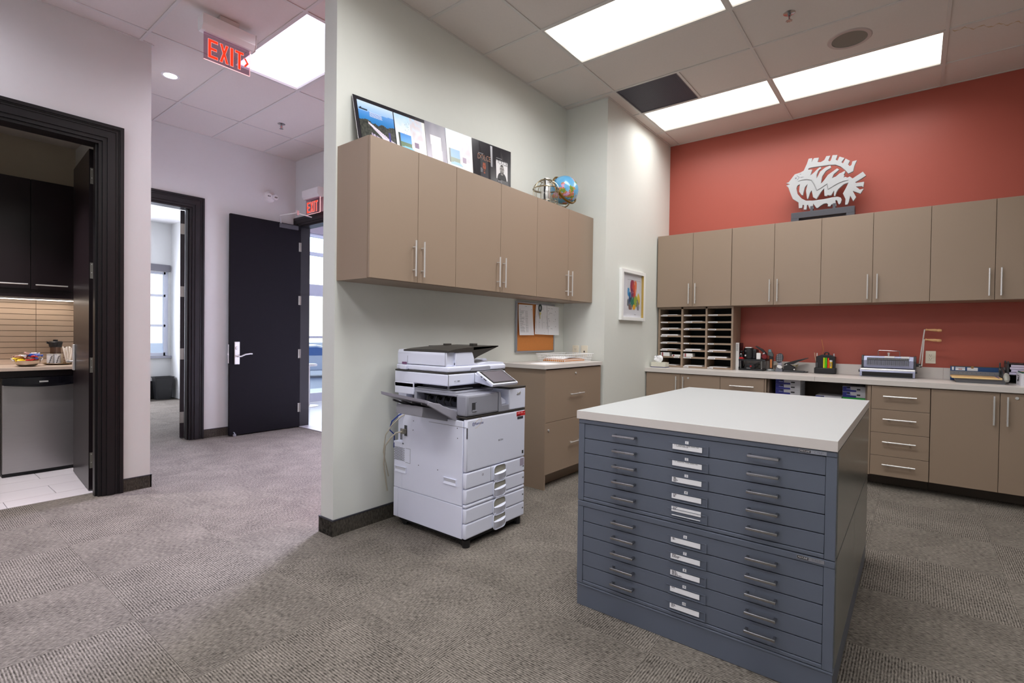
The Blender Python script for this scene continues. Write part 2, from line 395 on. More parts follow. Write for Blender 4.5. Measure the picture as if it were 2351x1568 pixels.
# ------------------------------------------------------------------ ceiling: tiles and bars
ceil_ = struct('ceiling', B().box(-2.1, 6.3, -2.7, 5.0, ZC+.02, ZC+.06).box(1.4, 3.78, 5.0, 6.85, ZC+.02, ZC+.06), mat('ceiling_void', (150, 146, 142), .9))
XL = [1.37+.61*k for k in range(-6, 9)]; YL = [-2.58+1.22*k for k in range(0, 9)]
REG = [(-2.1, 4.5, -2.6, 2.883), (4.5, 6.12, -2.6, 2.405), (-2.1, 1.832, 2.883, 4.94), (1.832, 3.65, 3.03, 4.94), (1.445, 3.65, 4.94, 6.71)]
lights = [(3.20, 1.08), (3.20, -.14), (5.03, 1.08), (5.03, -.14), (1.98, 3.52), (1.37, 1.08), (1.37, -.14), (-.46, 3.52), (-.46, .0+1.08), (-.46, -1.36)]
def is_light(x, y): return any(abs(x-a) < .05 and abs(y-c) < .05 for a, c in lights)
H = .011
def tile(a, c, y, d):
    o = part('ceiling_tile', B().box(a, c, y, d, ZC-.006, ZC+.016), CEIL, ceil_, None)
for a in XL:
    for y in YL:
        if is_light(a, y): continue
        for rx0, rx1, ry0, ry1 in REG:
            x0, x1, y0, y1 = max(a+H, rx0), min(a+.61-H, rx1), max(y+H, ry0), min(y+1.22-H, ry1)
            # merge the sliver between neighbouring regions
            if x1-x0 < .03 or y1-y0 < .03: continue
            if x1 < -1.2 or y1 < -1.6: continue
            if abs(a-4.42) < .05 and abs(y-1.08) < .05:
                if y1 > 2.2: tile(x0, x1, y0, 1.69-H); continue
            tile(x0, x1, y0, y1)
def gbar(x0, x1, y0, y1): part('grid_bar', B().box(x0, x1, y0, y1, ZC-.012, ZC+.006, ), TBAR, ceil_, None)
for rx0, rx1, ry0, ry1 in REG:
    for a in XL:
        if rx0-.005 < a < rx1+.005: gbar(max(a-H, rx0), min(a+H, rx1), ry0, ry1)
    for y in YL:
        if ry0-.005 < y < ry1+.005:
            prev = rx0
            for a in [x for x in XL if rx0 < x < rx1]+[rx1+H]:
                if a-H-prev > .02: gbar(prev, a-H, max(y-H, ry0), min(y+H, ry1))
                prev = a+H
gbar(4.42+H, 5.03-H, 1.69-H, 1.69+H)
b = B(); px_ = None
for i in range(30):
    y = -.17-.40*i/29; x = 5.06+.18*i/29+.02*math.sin(i*.9)+.008*math.sin(i*2.3); w = .006+.004*math.sin(i*1.7)
    if px_: b.quad((px_[0]-px_[2], px_[1], ZC-.0063), (px_[0]+px_[2], px_[1], ZC-.0063), (x+w, y, ZC-.0063), (x-w, y, ZC-.0063))
    px_ = (x, y, w)
part('water_stain', b, mat('stain_tan', (196, 174, 146), .9, noise=.1), ceil_, None)
b = B()
for x0, x1, y0, y1 in ((1.832, 4.5, 2.865, 2.883), (4.482, 4.5, 2.405, 2.865), (4.482, 6.12, 2.387, 2.405), (6.102, 6.12, -2.6, 2.387), (-.5, 1.445, 4.922, 4.94), (1.445, 1.463, 4.94, 6.71), (1.463, 3.65, 6.692, 6.71), (3.632, 3.65, 3.03, 6.692), (1.814, 1.832, 2.883, 3.02), (1.832, 3.632, 3.03, 3.048)):
    b.box(x0, x1, y0, y1, ZC-.010, ZC+.004)
part('edge_angle', b, TBAR, ceil_, None)

# ------------------------------------------------------------------ baseboards, casings, doors
def baseb(name, x0, x1, y0, y1):
    o = struct(name, B().box(x0, x1, y0, y1, 0, .097), CARPD)
    part('cap', B().box(x0-.001, x1+.001, y0-.001, y1+.001, .097, .104), CAPD, o, None); return o
baseb('baseboard_printer', 1.822, 4.5, 2.873, 2.883); baseb('baseboard_end', 1.822, 1.832, 2.8835, 3.03)
baseb('baseboard_column', 4.5, 5.48, 2.396, 2.405)
baseb('baseboard_kitchen', 1.255, 1.454, 4.931, 4.94); baseb('baseboard_corner', 1.445, 1.454, 4.931, 6.71)
baseb('baseboard_hall', 2.505, 3.65, 6.701, 6.71); baseb('baseboard_left', -2.0, .06, 4.931, 4.94)
def casing(name, x0, x1, ztop, yface, depth, m, w=.132):
    """stepped casing around an opening x0..x1 in a wall facing -y, with the jamb lining"""
    b = B()
    for k, (i0, i1, pr) in enumerate(((0, .028, .014), (.028, .075, .024), (.075, .083, .017), (.083, .091, .022), (.091, .099, .017), (.099, .107, .022), (.107, w, .03))):
        b.box(x1+i0, x1+i1, yface-pr, yface, 0, ztop+i1); b.box(x0-i1, x0-i0, yface-pr, yface, 0, ztop+i1)
        b.box(x0-i0, x1+i0, yface-pr, yface, ztop+i0, ztop+i1)
    o = struct(name, b, m)
    j = B(); j.box(x1-.022, x1, yface, yface+depth, 0, ztop).box(x0, x0+.022, yface, yface+depth, 0, ztop).box(x0+.022, x1-.022, yface, yface+depth, ztop-.022, ztop)
    j.box(x1-.036, x1-.022, yface+.03, yface+.085, 0, ztop-.022).box(x0+.022, x0+.036, yface+.03, yface+.085, 0, ztop-.022)
    part('jamb', j, m, o, None); return o
casing('trim_1', .2, 1.125, 2.745, 4.94, .15, ESPRC)
casing('trim_2', 1.47, 2.375, 2.745, 6.71, .14, ESPRC, .126)
# exit door casing on the end wall (faces -x)
b = B()
for i0, i1, pr in ((0, .028, .014), (.028, .075, .024), (.075, .108, .03)):
    b.box(3.65-pr, 3.65, 6.6+i0, 6.6+i1, 0, 2.735+i1); b.box(3.65-pr, 3.65, 3.7-i1, 3.7-i0, 0, 2.735+i1); b.box(3.65-pr, 3.65, 3.7-i0, 6.6+i0, 2.735+i0, 2.735+i1)
t3 = struct('trim_3', b, ESPRC)
part('jamb', B().box(3.65, 3.79, 6.578, 6.6, 0, 2.735).box(3.65, 3.79, 3.7, 3.722, 0, 2.735).box(3.65, 3.79, 3.722, 6.578, 2.713, 2.735), ESPRC, t3, None)
part('threshold', B().box(3.65, 3.79, 3.722, 6.578, 0, .008), mat('threshold', (200, 196, 204), .3), t3, None)

def hinge(parent, boxes, barrel):
    b = B()
    for x in boxes: b.box(*x)
    (x, y, z0, z1) = barrel; n = 5; h = (z1-z0)/n
    for i in range(n): b.cyl((x, y, z0+i*h+.001), (x, y, z0+(i+1)*h-.001), .007, 8)
    part('hinge', b, mat('hinge_steel', (150, 147, 138), .4, .5, noise=.05), parent)
# kitchen door leaf, opened ninety degrees into the kitchen
D1 = Matrix.Translation((1.137, 5.155, 0)) @ Matrix.Rotation(math.radians(-4.2), 4, 'Z') @ Matrix.Translation((-1.137, -5.155, 0))
d1 = struct('door_1', B().box(1.092, 1.137, 5.155, 5.945, .012, 2.725, M=D1), ESPR)
for z0, z1 in ((2.45, 2.575), (1.70, 1.825), (.95, 1.07), (.185, .31)):
    hinge(d1, [(1.098, 1.136, 5.1535, 5.155, z0, z1), (1.150, 1.1515, 5.09, 5.15, z0, z1)], (1.144, 5.149, z0, z1))
    s_ = B()
    for i, zz in enumerate((.1, .37, .63, .9)): s_.cyl((1.108 if i % 2 else 1.122, 5.1536, z0+(z1-z0)*zz), (1.108 if i % 2 else 1.122, 5.152, z0+(z1-z0)*zz), .004, 8)
    part('screw', s_, CHROME, d1)
hb = B(); hb.box(1.076, 1.092, 5.835, 5.895, .93, 1.16, .004); bmesh.ops.transform(hb.bm, matrix=D1, verts=hb.bm.verts[:]); part('lock_plate', hb, CHROME, d1)
hb = B(); hb.cyl((1.076, 5.865, 1.01), (1.04, 5.865, 1.01), .009).tube([(1.045, 5.865, 1.01), (1.035, 5.85, 1.012), (1.033, 5.80, 1.018), (1.034, 5.73, 1.014)], .0085)
bmesh.ops.transform(hb.bm, matrix=D1, verts=hb.bm.verts[:]); part('lever', hb, CHROME, d1)
# office door leaf, swung past square behind the jamb
A = math.radians(70)
M2 = Matrix.Translation((2.352, 6.862, 0)) @ Matrix.Rotation(A, 4, 'Z')
d2 = struct('door_2', B().box(0, .86, -.0, .045, .012, 2.72, M=M2), ESPR)
for z0, z1 in ((2.44, 2.565), (1.695, 1.82), (.948, 1.08), (.188, .32)):
    b = B().box(-.0015, 0, .003, .043, z0, z1, M=M2); b.cyl((2.362, 6.852, z0), (2.362, 6.852, z1), .007, 8); part('hinge', b, mat('hinge_steel', (160, 158, 150), .35, .8, noise=.05), d2)
# black exit door, opened flat against the hall wall
d3 = struct('door_3', B().box(2.742, 3.648, 6.558, 6.603, .012, 2.728, .002), DOORB)
for z in (2.44, 1.72, 1.0, .27):
    b = B().box(3.618, 3.640, 6.555, 6.558, z-.06, z+.06); b.cyl((3.644, 6.551, z-.06), (3.644, 6.551, z+.06), .007, 8); part('hinge', b, mat('hinge_steel', (160, 158, 150), .35, .8, noise=.05), d3)
b = B().box(2.79, 2.852, 6.54, 6.558, .885, 1.165, .006); part('lock_plate', b, CHROME, d3)
part('cylinder_knob', B().cyl((2.823, 6.54, 1.085), (2.823, 6.529, 1.085), .023, 20).cyl((2.823, 6.529, 1.085), (2.823, 6.525, 1.085), .014, 16), CHROME, d3)
part('lever', B().cyl((2.823, 6.54, .985), (2.823, 6.498, .985), .012).tube([(2.815, 6.501, .983), (2.85, 6.498, .985), (2.90, 6.497, 1.008), (2.96, 6.499, 1.015), (2.985, 6.5, 1.013)], .0095), CHROME, d3)
part('edge_plate', B().box(2.7335, 2.735, 6.567, 6.594, .90, 1.13).box(2.724, 2.735, 6.573, 6.588, 1.0, 1.025), CHROME, d3)
b = B().box(3.34, 3.60, 6.533, 6.558, 2.66, 2.715, .004); part('closer_body', b, DGREY, d3)
b = B().tube([(3.36, 6.543, 2.716), (3.30, 6.443, 2.79), (3.44, 6.293, 2.83), (3.62, 6.243, 2.80)], .008); b.box(3.435, 3.465, 6.278, 6.313, 2.80, 2.86)
part('closer_arm', b, CHROME, d3)
part('door_stop', B().cyl((2.79, 6.533, 0.004), (2.79, 6.533, .03), .018, 12).tube([(2.79, 6.555, .05), (2.79, 6.533, .045), (2.79, 6.518, .02)], .006), MGREY, d3)

# office window
wb = B()
for x0, x1, z0, z1 in ((1.9, 1.95, .8, 2.41), (3.53, 3.6, .8, 2.41), (1.95, 3.56, .8, .86), (1.95, 3.56, 2.36, 2.41), (1.95, 3.56, 1.355, 1.40), (1.95, 3.56, 1.93, 1.975), (2.66, 2.71, .86, 2.36)):
    wb.box(x0, x1, 11.34, 11.40, z0, z1)
w1 = struct('window_1', wb, MULL)
part('sill', B().box(1.85, 3.64, 11.25, 11.34, .755, .80, .004), mat('sill_grey', (160, 160, 172), .5), w1)
for x0, x1 in ((1.95, 2.66), (2.71, 3.53)):
    for z0, z1 in ((.86, 1.355), (1.40, 1.93), (1.975, 2.36)): part('pane', B().box(x0, x1, 11.365, 11.372, z0, z1), glass('pane_glass'), w1, None)
part('roller_blind', B().box(1.88, 3.62, 11.27, 11.335, 2.41, 2.54, .004), mat('blind_grey', (120, 118, 126), .7), w1)

# ================================================================== CEILING FIXTURES
KITCHEN_LATER()
downlight(2.9, 4.6, ZC-.006, 'unseen recessed ceiling light added behind the copier wall to brighten the hallway', 22, (.98, .95, 1.0), 150)  # unseen lamp added because the far hall wall needed more light
def troffer(x, y, label, cold=False, group=None):
    x0, x1, y0, y1 = x+H, x+.61-H, y+H, y+1.22-H
    t = thing('ceiling_light', label, 'light', ((x0+x1)/2, (y0+y1)/2, ZC), group=group)
    b = B()
    b.box(x0, x0+.012, y0, y1, ZC-.010, ZC+.04).box(x1-.012, x1, y0, y1, ZC-.010, ZC+.04).box(x0+.012, x1-.012, y0, y0+.012, ZC-.010, ZC+.04).box(x0+.012, x1-.012, y1-.012, y1, ZC-.010, ZC+.04)
    part('frame', b, TBAR, t, None)
    m = emit('cool_diffuser', (236, 228, 255), HALLT) if cold else emit('warm_diffuser', (255, 250, 238), TROFFER)
    if cold:   # recessed parabolic: glowing lining with a lower lip
        b = B().box(x0+.012, x1-.012, y0+.012, y1-.012, ZC+.010, ZC+.014)
        part('diffuser', b, m, t, None)
    else:
        b = B(); n = 8; w = (x1-x0-.024)/2
        for s0 in (x0+.012, x0+.012+w):
            pts = [(s0+w*i/n, ZC+.002-.010*math.sin(math.pi*i/n)) for i in range(n+1)]
            b.prism(pts+[(s0+w, ZC+.012), (s0, ZC+.012)], 'y', y0+.012, y1-.012)
        part('diffuser', b, m, t, None)
    l = bpy.data.lights.new('troffer_lamp', 'AREA'); l.shape = 'RECTANGLE'; l.size = x1-x0-.03; l.size_y = y1-y0-.03
    l.energy = LAMPW*((HALLF if x > 0 else .8) if cold else (1.12 if x < 2 else (.66 if x > 5 else 1))); l.color = (.93, .90, 1.0) if cold else (.985, .985, 1.0); l.spread = math.radians(SPREAD)
    o = bpy.data.objects.new('troffer_lamp', l); COL.objects.link(o); o.location = (0, 0, -.016); o.parent = t
    return t
troffer(3.20, 1.08, 'long bright ceiling light panel nearest the tan cabinet wall, beside the sprinkler', group=None)
troffer(3.20, -.14, 'bright ceiling light panel only just cut by the top edge of the photo')
troffer(5.03, 1.08, 'bright ceiling light panel beside the dark air grille in the corner of the red wall')
troffer(5.03, -.14, 'bright ceiling light panel above the fish sculpture, next to the round speaker')
troffer(1.98, 3.52, 'bright ceiling light panel in the hallway beside the hanging exit sign', True)
for x, y in ((1.37, 1.08), (1.37, -.14), (-.46, 1.08), (-.46, -1.36)):  # unseen panels added to brighten the near floor
    troffer(x, y, 'ceiling light panel behind the camera, out of view', group='ceiling lights out of view')
troffer(-.46, 3.52, 'ceiling light panel at the near end of the hallway, out of view', True)  # unseen panel added for more light in the near hallway

# air grille
t = thing('air_grille', 'dark perforated square air return grille in the ceiling corner', 'vent', (4.725, 1.995, ZC))
part('frame', B().box(4.431, 5.019, 1.701, 1.712, ZC-.010, ZC+.01).box(4.431, 5.019, 2.279, 2.289, ZC-.010, ZC+.01).box(4.431, 4.441, 1.712, 2.279, ZC-.010, ZC+.01).box(5.009, 5.019, 1.712, 2.279, ZC-.010, ZC+.01), mat('grille_grey', (92, 90, 98), .5), t, None)
part('backing', B().box(4.441, 5.009, 1.712, 2.279, ZC+.006, ZC+.012), mat('grille_dark', (44, 43, 50), .8), t, None)
b = B()
for i in range(56): b.box(4.441+i*.01014, 4.4455+i*.01014, 1.712, 2.279, ZC-.006, ZC+.004)
part('louvre', b, mat('grille_slat', (92, 90, 100), .5), t, None, kind='stuff')
# round speaker
t = thing('ceiling_speaker', 'round flush ceiling speaker with a grey mesh face', 'speaker', (4.735, .45, ZC))
part('rim', B().lathe([(.118, -.006), (.118, -.012), (.142, -.012), (.148, -.006), (.118, -.006)], (4.735, .45, ZC), 40), mat('speaker_rim', (188, 174, 170), .6), t)
part('mesh', B().lathe([(0, -.007), (.118, -.008), (.118, -.004), (0, -.004)], (4.735, .45, ZC), 40), mat('speaker_mesh', (128, 124, 116), .7, noise=.2, nscale=400, bump=.5, bscale=500), t)
def sprinkler(x, y, label):
    t = thing('sprinkler', label, 'sprinkler', (x, y, ZC-.006), group=None); z = ZC-.006
    part('escutcheon', B().lathe([(0, -.002), (.036, -.002), (.04, 0), (0, 0)], (x, y, z), 20), CHROMED, t)
    b = B().cyl((x, y, z-.002), (x, y, z-.022), .011, 10).tube([(x-.010, y, z-.02), (x-.015, y, z-.035), (x-.003, y, z-.052)], .003, 6).tube([(x+.010, y, z-.02), (x+.015, y, z-.035), (x+.003, y, z-.052)], .003, 6)
    part('frame_arms', b, CHROMED, t)
    part('bulb', B().cyl((x, y, z-.022), (x, y, z-.048), .0035, 8), mat('red_bulb', (190, 30, 20), .2), t)
    b = B().cyl((x, y, z-.052), (x, y, z-.055), .017, 16)
    for k in range(8):
        a = k*math.pi/4; b.box(.014, .022, -.003, .003, -.0555, -.0535, M=Matrix.Translation((x, y, z)) @ Matrix.Rotation(a, 4, 'Z'))
    part('deflector', b, CHROMED, t)
sprinkler(4.107, .757, 'chrome fire sprinkler head beside the round ceiling speaker')
sprinkler(2.893, 5.638, 'chrome fire sprinkler head on the hallway ceiling')
# recessed pot light
downlight(1.727, 5.40, ZC-.006, 'small round recessed spotlight glowing on the hallway ceiling', 20, (.98, .95, 1.0), 150)

# exit signs
EX = {'E': [(0, 0), (.62, 0), (.62, .15), (.19, .15), (.19, .43), (.55, .43), (.55, .57), (.19, .57), (.19, .85), (.62, .85), (.62, 1), (0, 1)],
      'X': [(0, 0), (.2, 0), (.33, .34), (.46, 0), (.66, 0), (.43, .51), (.65, 1), (.45, 1), (.33, .68), (.21, 1), (.01, 1), (.23, .51)],
      'I': [(0, 0), (.19, 0), (.19, 1), (0, 1)],
      'T': [(.21, 0), (.4, 0), (.4, .86), (.62, .86), (.62, 1), (0, 1), (0, .86), (.21, .86)]}
def exit_sign(M, label, arrow, ceiling_mount):
    # local frame: x to the right, y out of the face, z up; the clear panel hangs under the housing, origin top centre of housing
    t = thing('exit_sign', label, 'sign', M.to_translation(), M.to_euler().z)
    w = .375
    hz = B().prism([(-.045, 0), (.05, 0), (.05, -.075), (.028, -.112), (-.03, -.112), (-.045, -.09)], 'x', -w/2, w/2, bev=.004)
    part('housing', hz, WHT, t, local=True)
    part('end_cap', B().prism([(-.047, .002), (.052, .002), (.052, -.075), (.03, -.114), (-.032, -.114), (-.047, -.09)], 'x', -w/2-.006, -w/2), mat('beige_plastic', (206, 200, 196), .5), t, local=True)
    if ceiling_mount: part('mount', B().box(-.07, .065, -.03, .035, 0, .042, .003), mat('beige_plastic', (206, 200, 196), .5), t, local=True)
    else: part('mount', B().box(-w/2+.02, w/2-.02, -.10, -.045, -.08, -.01), WHT, t, local=True)
    part('clear_panel', B().box(-.163, .163, -.004, .004, -.305, -.112), glass('sign_acrylic', (226, 206, 214), .05), t, None, local=True)
    part('lit_edge', B().box(-.1645, -.163, -.004, .004, -.305, -.114).box(-.163, .163, -.004, .004, -.3065, -.305), emit('edge_glow', (255, 190, 190), 1.6), t, None, local=True)
    h = .135; z0 = -.285
    red = emit('exit_red', (255, 66, 40), 1.05); halo = emit('exit_halo', (255, 190, 186), 1.0)
    for ch, x, k in (('E', -.136, .108), ('X', -.057, .095), ('I', .0175, .116), ('T', .0525, .101)):
        pts = [(-(x+u*k), z0+v*h) for u, v in EX[ch]]
        cx = sum(p[0] for p in pts)/len(pts)
        L_ = part('letter', B().prism(pts, 'y', .0045, .0065), red, t, None, local=True)
        # pale engraved rim around the letter
        rb = B(); n = len(pts)
        for i in range(n): rb.cyl((pts[i][0], .0052, pts[i][1]), (pts[(i+1) % n][0], .0052, pts[(i+1) % n][1]), .0016, 6)
        part('rim', rb, halo, L_, None, local=True)
    if arrow:
        a = [(-.116, -.250), (-.130, -.250), (-.152, -.218), (-.130, -.186), (-.116, -.186), (-.138, -.218)]
        L_ = part('arrow', B().prism(a, 'y', .0045, .0065), red, t, None, local=True)
        rb = B()
        for i in range(6): rb.cyl((a[i][0], .0052, a[i][1]), (a[(i+1) % 6][0], .0052, a[(i+1) % 6][1]), .0014, 6)
        part('rim', rb, halo, L_, None, local=True)
    return t
# local +y must point to the viewer side: hanging sign faces -y, wall sign faces -x
exit_sign(Matrix.Translation((1.685, 4.10, 3.583)) @ Matrix.Rotation(math.pi, 4, 'Z') @ Matrix.Diagonal((1, 1, 1, 1)), 'red illuminated EXIT sign with an arrow hanging from the hallway ceiling', True, True)
exit_sign(Matrix.Translation((3.54, 6.075, 3.115)) @ Matrix.Rotation(math.pi/2, 4, 'Z'), 'red illuminated EXIT sign mounted on the wall above the exit doorway', False, False)

# twin head emergency light
t = thing('emergency_light', 'small white twin-head emergency lamp on the wall above the black door', 'light', (3.285, 6.71, 3.065))
part('body', B().lathe([(0, .05), (.045, .047), (.07, .03), (.078, 0), (0, 0)], seg=28, M=Matrix.Translation((3.285, 6.71, 3.065)) @ Matrix.Rotation(math.pi/2, 4, 'X')), WHT, t)
for dx in (-.035, .04):
    hd = part('lamp_head', B().cyl((3.285+dx, 6.67, 3.06), (3.285+dx*1.2, 6.625, 3.055), .032, 18, .036), WHT, t)
    part('bulb', B().cyl((3.285+dx*1.2-.010, 6.6249, 3.055), (3.285+dx*1.2-.010, 6.620, 3.055), .009, 10).cyl((3.285+dx*1.2+.010, 6.6249, 3.055), (3.285+dx*1.2+.010, 6.620, 3.055), .009, 10), CHROMED, hd)

# ================================================================== CABINETS ON THE COPIER WALL
G = .0017
def wall_unit_y(x0, x1, xm, label):      # doors face -y
    t = thing('wall_cabinet', label, 'cabinet', ((x0+x1)/2, 2.72, 1.625), group='upper cabinets above the copier')
    part('carcass', B().box(x0+.0005, x1-.0005, 2.566, 2.8825, 1.625, 2.47), TAUPE, t, None)
    for a, c, hx in ((x0, xm, xm-.038), (xm, x1, xm+.033)):
        d = part('door', B().box(a+G, c-G, 2.544, 2.564, 1.627, 2.468, .0012), TAUPE, t, None)
        part('handle', bar(B(), (hx, 2.544, 1.663), (hx, 2.544, 1.893), (0, -1, 0)), CHROME, d)
wall_unit_y(1.842, 2.565, 2.216, 'tan two-door wall cabinet above the copier, at the open end of the wall')
wall_unit_y(2.565, 3.54, 3.056, 'tan two-door wall cabinet, middle one above the copier, below the magazine poster')
wall_unit_y(3.54, 4.495, 4.037, 'tan two-door wall cabinet above the corkboard, under the globe')

# lateral file with its own top
t = thing('lateral_file', 'tan two-drawer lateral file cabinet between the copier and the wall corner', 'cabinet', (3.97, 2.64, 0))
part('carcass', B().box(3.50, 3.516, 2.412, 2.87, .0, 1.013).box(4.434, 4.45, 2.412, 2.87, 0, 1.013).box(3.516, 4.434, 2.432, 2.87, .12, .99).box(3.516, 4.434, 2.52, 2.87, 0, .12), TAUPE, t, None)
for z0, z1, zh in ((.562, 1.005, .777), (.125, .559, .349)):
    d = part('drawer', B().box(3.503, 4.447, 2.410, 2.430, z0, z1, .0012), TAUPE, t, None)
    part('handle', bar(B(), (3.86, 2.410, zh), (4.09, 2.410, zh), (0, -1, 0), .0055), CHROME, d)
    lx, lz = (3.98, .96) if z1 > .9 else (3.553, .497)
    part('lock', B().cyl((lx, 2.411, lz), (lx, 2.404, lz), .010, 14).box(lx-.0015, lx+.0015, 2.4025, 2.404, lz-.006, lz+.006), CHROME, d)
part('top', B().box(3.472, 4.456, 2.398, 2.8825, 1.014, 1.048, .0012), LAMG, t, None, label='pale laminate top')

# ================================================================== RED WALL CABINETS
def wall_unit_x(y0, y1, label):          # doors face -x ; y0 > y1
    ym = (y0+y1)/2
    t = thing('wall_cabinet', label, 'cabinet', (5.94, ym, 1.638), group='upper cabinets on the red wall')
    part('carcass', B().box(5.772, 6.1195, y1+.0005, y0-.0005, 1.638, 2.47), TAUPE, t, None)
    for a, c, hy in ((y0, ym, ym+.035), (ym, y1, ym-.037)):
        d = part('door', B().box(5.75, 5.77, c+G, a-G, 1.640, 2.468, .0012), TAUPE, t, None)
        part('handle', bar(B(), (5.75, hy, 1.672), (5.75, hy, 1.898), (-1, 0, 0)), CHROME, d)
wall_unit_x(2.392, 1.566, 'tan two-door wall cabinet over the mail sorter beside the white wall')
wall_unit_x(1.564, .738, 'tan two-door wall cabinet on the red wall just right of the mail sorter')
wall_unit_x(.738, -.086, 'tan two-door wall cabinet below the white fish sculpture')
wall_unit_x(-.086, -.912, 'tan two-door wall cabinet at the right edge, above the paper cutter')

def base_front(y0, y1, z0, z1): return B().box(5.49, 5.51, y1+G, y0-G, z0, z1, .0012)
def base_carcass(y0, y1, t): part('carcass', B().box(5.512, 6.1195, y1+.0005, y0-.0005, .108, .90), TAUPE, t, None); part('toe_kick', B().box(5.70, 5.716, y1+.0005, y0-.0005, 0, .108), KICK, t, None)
t = thing('base_cabinet', 'tan two-door base cabinet under the tissue box end of the long counter', 'cabinet', (5.8, 1.99, 0)); base_carcass(2.395, 1.585, t)
for a, c, hy in ((2.395, 2.005, 2.043), (2.005, 1.585, 1.966)):
    d = part('door', base_front(a, c, .113, .893), TAUPE, t, None)
    part('handle', bar(B(), (5.49, hy, .642), (5.49, hy, .868), (-1, 0, 0)), CHROME, d)
    if hy < 2: part('lock', B().cyl((5.491, 1.917, .856), (5.484, 1.917, .856), .010, 14), CHROME, d)
t = thing('drawer_cabinet', 'tan drawer cabinet mostly hidden behind the plan file, below the black desk tray', 'cabinet', (5.8, 1.365, 0)); base_carcass(1.585, 1.148, t)
for z0, z1 in ((.69, .893), (.40, .687), (.113, .397)):
    d = part('drawer', base_front(1.585, 1.165, z0, z1), TAUPE, t, None)
    part('handle', bar(B(), (5.49, 1.484, (z0+z1)/2+.015), (5.49, 1.255, (z0+z1)/2+.015), (-1, 0, 0)), CHROME, d)
part('stile', B().box(5.492, 5.511, 1.1485, 1.163, .113, .893), TAUPE, t, None)
t = thing('open_shelf_unit', 'shade-toned open shelf unit under the counter holding boxes of paper', 'shelf', (5.8, .73, 0))
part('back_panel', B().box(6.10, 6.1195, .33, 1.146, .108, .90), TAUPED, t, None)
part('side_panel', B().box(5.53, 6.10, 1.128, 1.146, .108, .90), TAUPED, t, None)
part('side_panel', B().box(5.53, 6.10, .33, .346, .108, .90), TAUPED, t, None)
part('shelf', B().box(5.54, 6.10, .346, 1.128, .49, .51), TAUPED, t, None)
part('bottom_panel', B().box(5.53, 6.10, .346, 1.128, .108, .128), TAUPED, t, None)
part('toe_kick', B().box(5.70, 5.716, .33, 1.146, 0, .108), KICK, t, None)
t = thing('drawer_cabinet', 'tan four-drawer base cabinet right of the plan file', 'cabinet', (5.8, .11, 0)); base_carcass(.329, -.104, t)
for z0, z1, zh in ((.692, .893, .807), (.490, .689, .609), (.288, .487, .411), (.113, .285, .214)):
    d = part('drawer', base_front(.300, -.104, z0, z1), TAUPE, t, None)
    part('handle', bar(B(), (5.49, .214, zh), (5.49, -.015, zh), (-1, 0, 0)), CHROME, d)
part('stile', B().box(5.492, 5.511, .302, .329, .108, .893), TAUPE, t, None)
t = thing('base_cabinet', 'tan two-door base cabinet at the right edge, below the paper cutter', 'cabinet', (5.8, -.52, 0)); base_carcass(-.106, -.932, t)
for a, c, hy in ((-.106, -.524, -.489), (-.524, -.932, -.566)):
    d = part('door', base_front(a, c, .113, .893), TAUPE, t, None)
    part('handle', bar(B(), (5.49, hy, .640), (5.49, hy, .867), (-1, 0, 0)), CHROME, d)
    if hy < -.5: part('lock', B().cyl((5.491, -.618, .861), (5.484, -.618, .861), .011, 14), CHROME, d)
for y0, y1, lb in ((2.404, .7335, 'pale laminate counter section from the white wall to the joint by the desk organizer'), (.7325, -1.15, 'pale laminate counter section with the binding machine and paper cutter')):
    t = thing('worktop', lb, 'worktop', (5.79, (y0+y1)/2, .90))
    part('slab', B().box(5.47, 6.1195, y1, y0, .901, .946, .0012), LAMG, t, None)
    js = [y0, 1.55, y1] if y0 > 2 else [y0, -.20, y1]
    for a, c in zip(js, js[1:]): part('backsplash', B().box(6.100, 6.1195, c+.0008, a-.0008, .9465, 1.048), LAMG, t, None)

# mail sorter
t = thing('mail_sorter', 'tan pigeonhole mail sorter with three columns of labelled slots', 'shelf', (5.96, 1.965, .947))
fy = [2.368, 2.118, 1.845, 1.569]; fe = [2.388, 2.095, 1.825, 1.5505]
part('side_panel', B().box(5.80, 6.095, 2.369, 2.390, .947, 1.637), TAUPE, t, None)
part('side_panel', B().box(5.80, 6.095, 1.5505, 1.5695, .947, 1.637), TAUPE, t, None)
part('divider', B().box(5.80, 6.095, 2.096, 2.1175, .947, 1.637), TAUPE, t, None)
part('divider', B().box(5.80, 6.095, 1.8255, 1.8445, .947, 1.637), TAUPE, t, None)
part('back_panel', B().box(6.085, 6.0945, 1.5695, 2.369, .967, 1.618), BLKM, t, None)
part('top_panel', B().box(5.80, 6.085, 1.5695, 2.369, 1.618, 1.637), TAUPE, t, None)
colsY = [(2.369, 2.1175), (2.096, 1.8445), (1.8255, 1.5695)]
lines = [1.534, 1.456, 1.375, 1.295, 1.215, 1.132, 1.053, .948]
LBL = mat('label_white', (238, 238, 240), .6)
for ci, (ya, yb) in enumerate(colsY):
    for k, z in enumerate(lines):
        sh = part('shelf', B().box(5.803, 6.085, yb, ya, z, z+.0185), TAUPE, t, None)
        w = random.uniform(.055, .10)
        off = .012 if not (ci == 0 and k == 6) else .17
        lb = part('slot_label', B().box(5.8015, 5.803, ya-off-w, ya-off, z+.003, z+.016), LBL, sh, None)
        part('print', B().box(5.801, 5.8015, ya-off-w+.008, ya-off-.008, z+.007, z+.0115), INKG, lb, None)
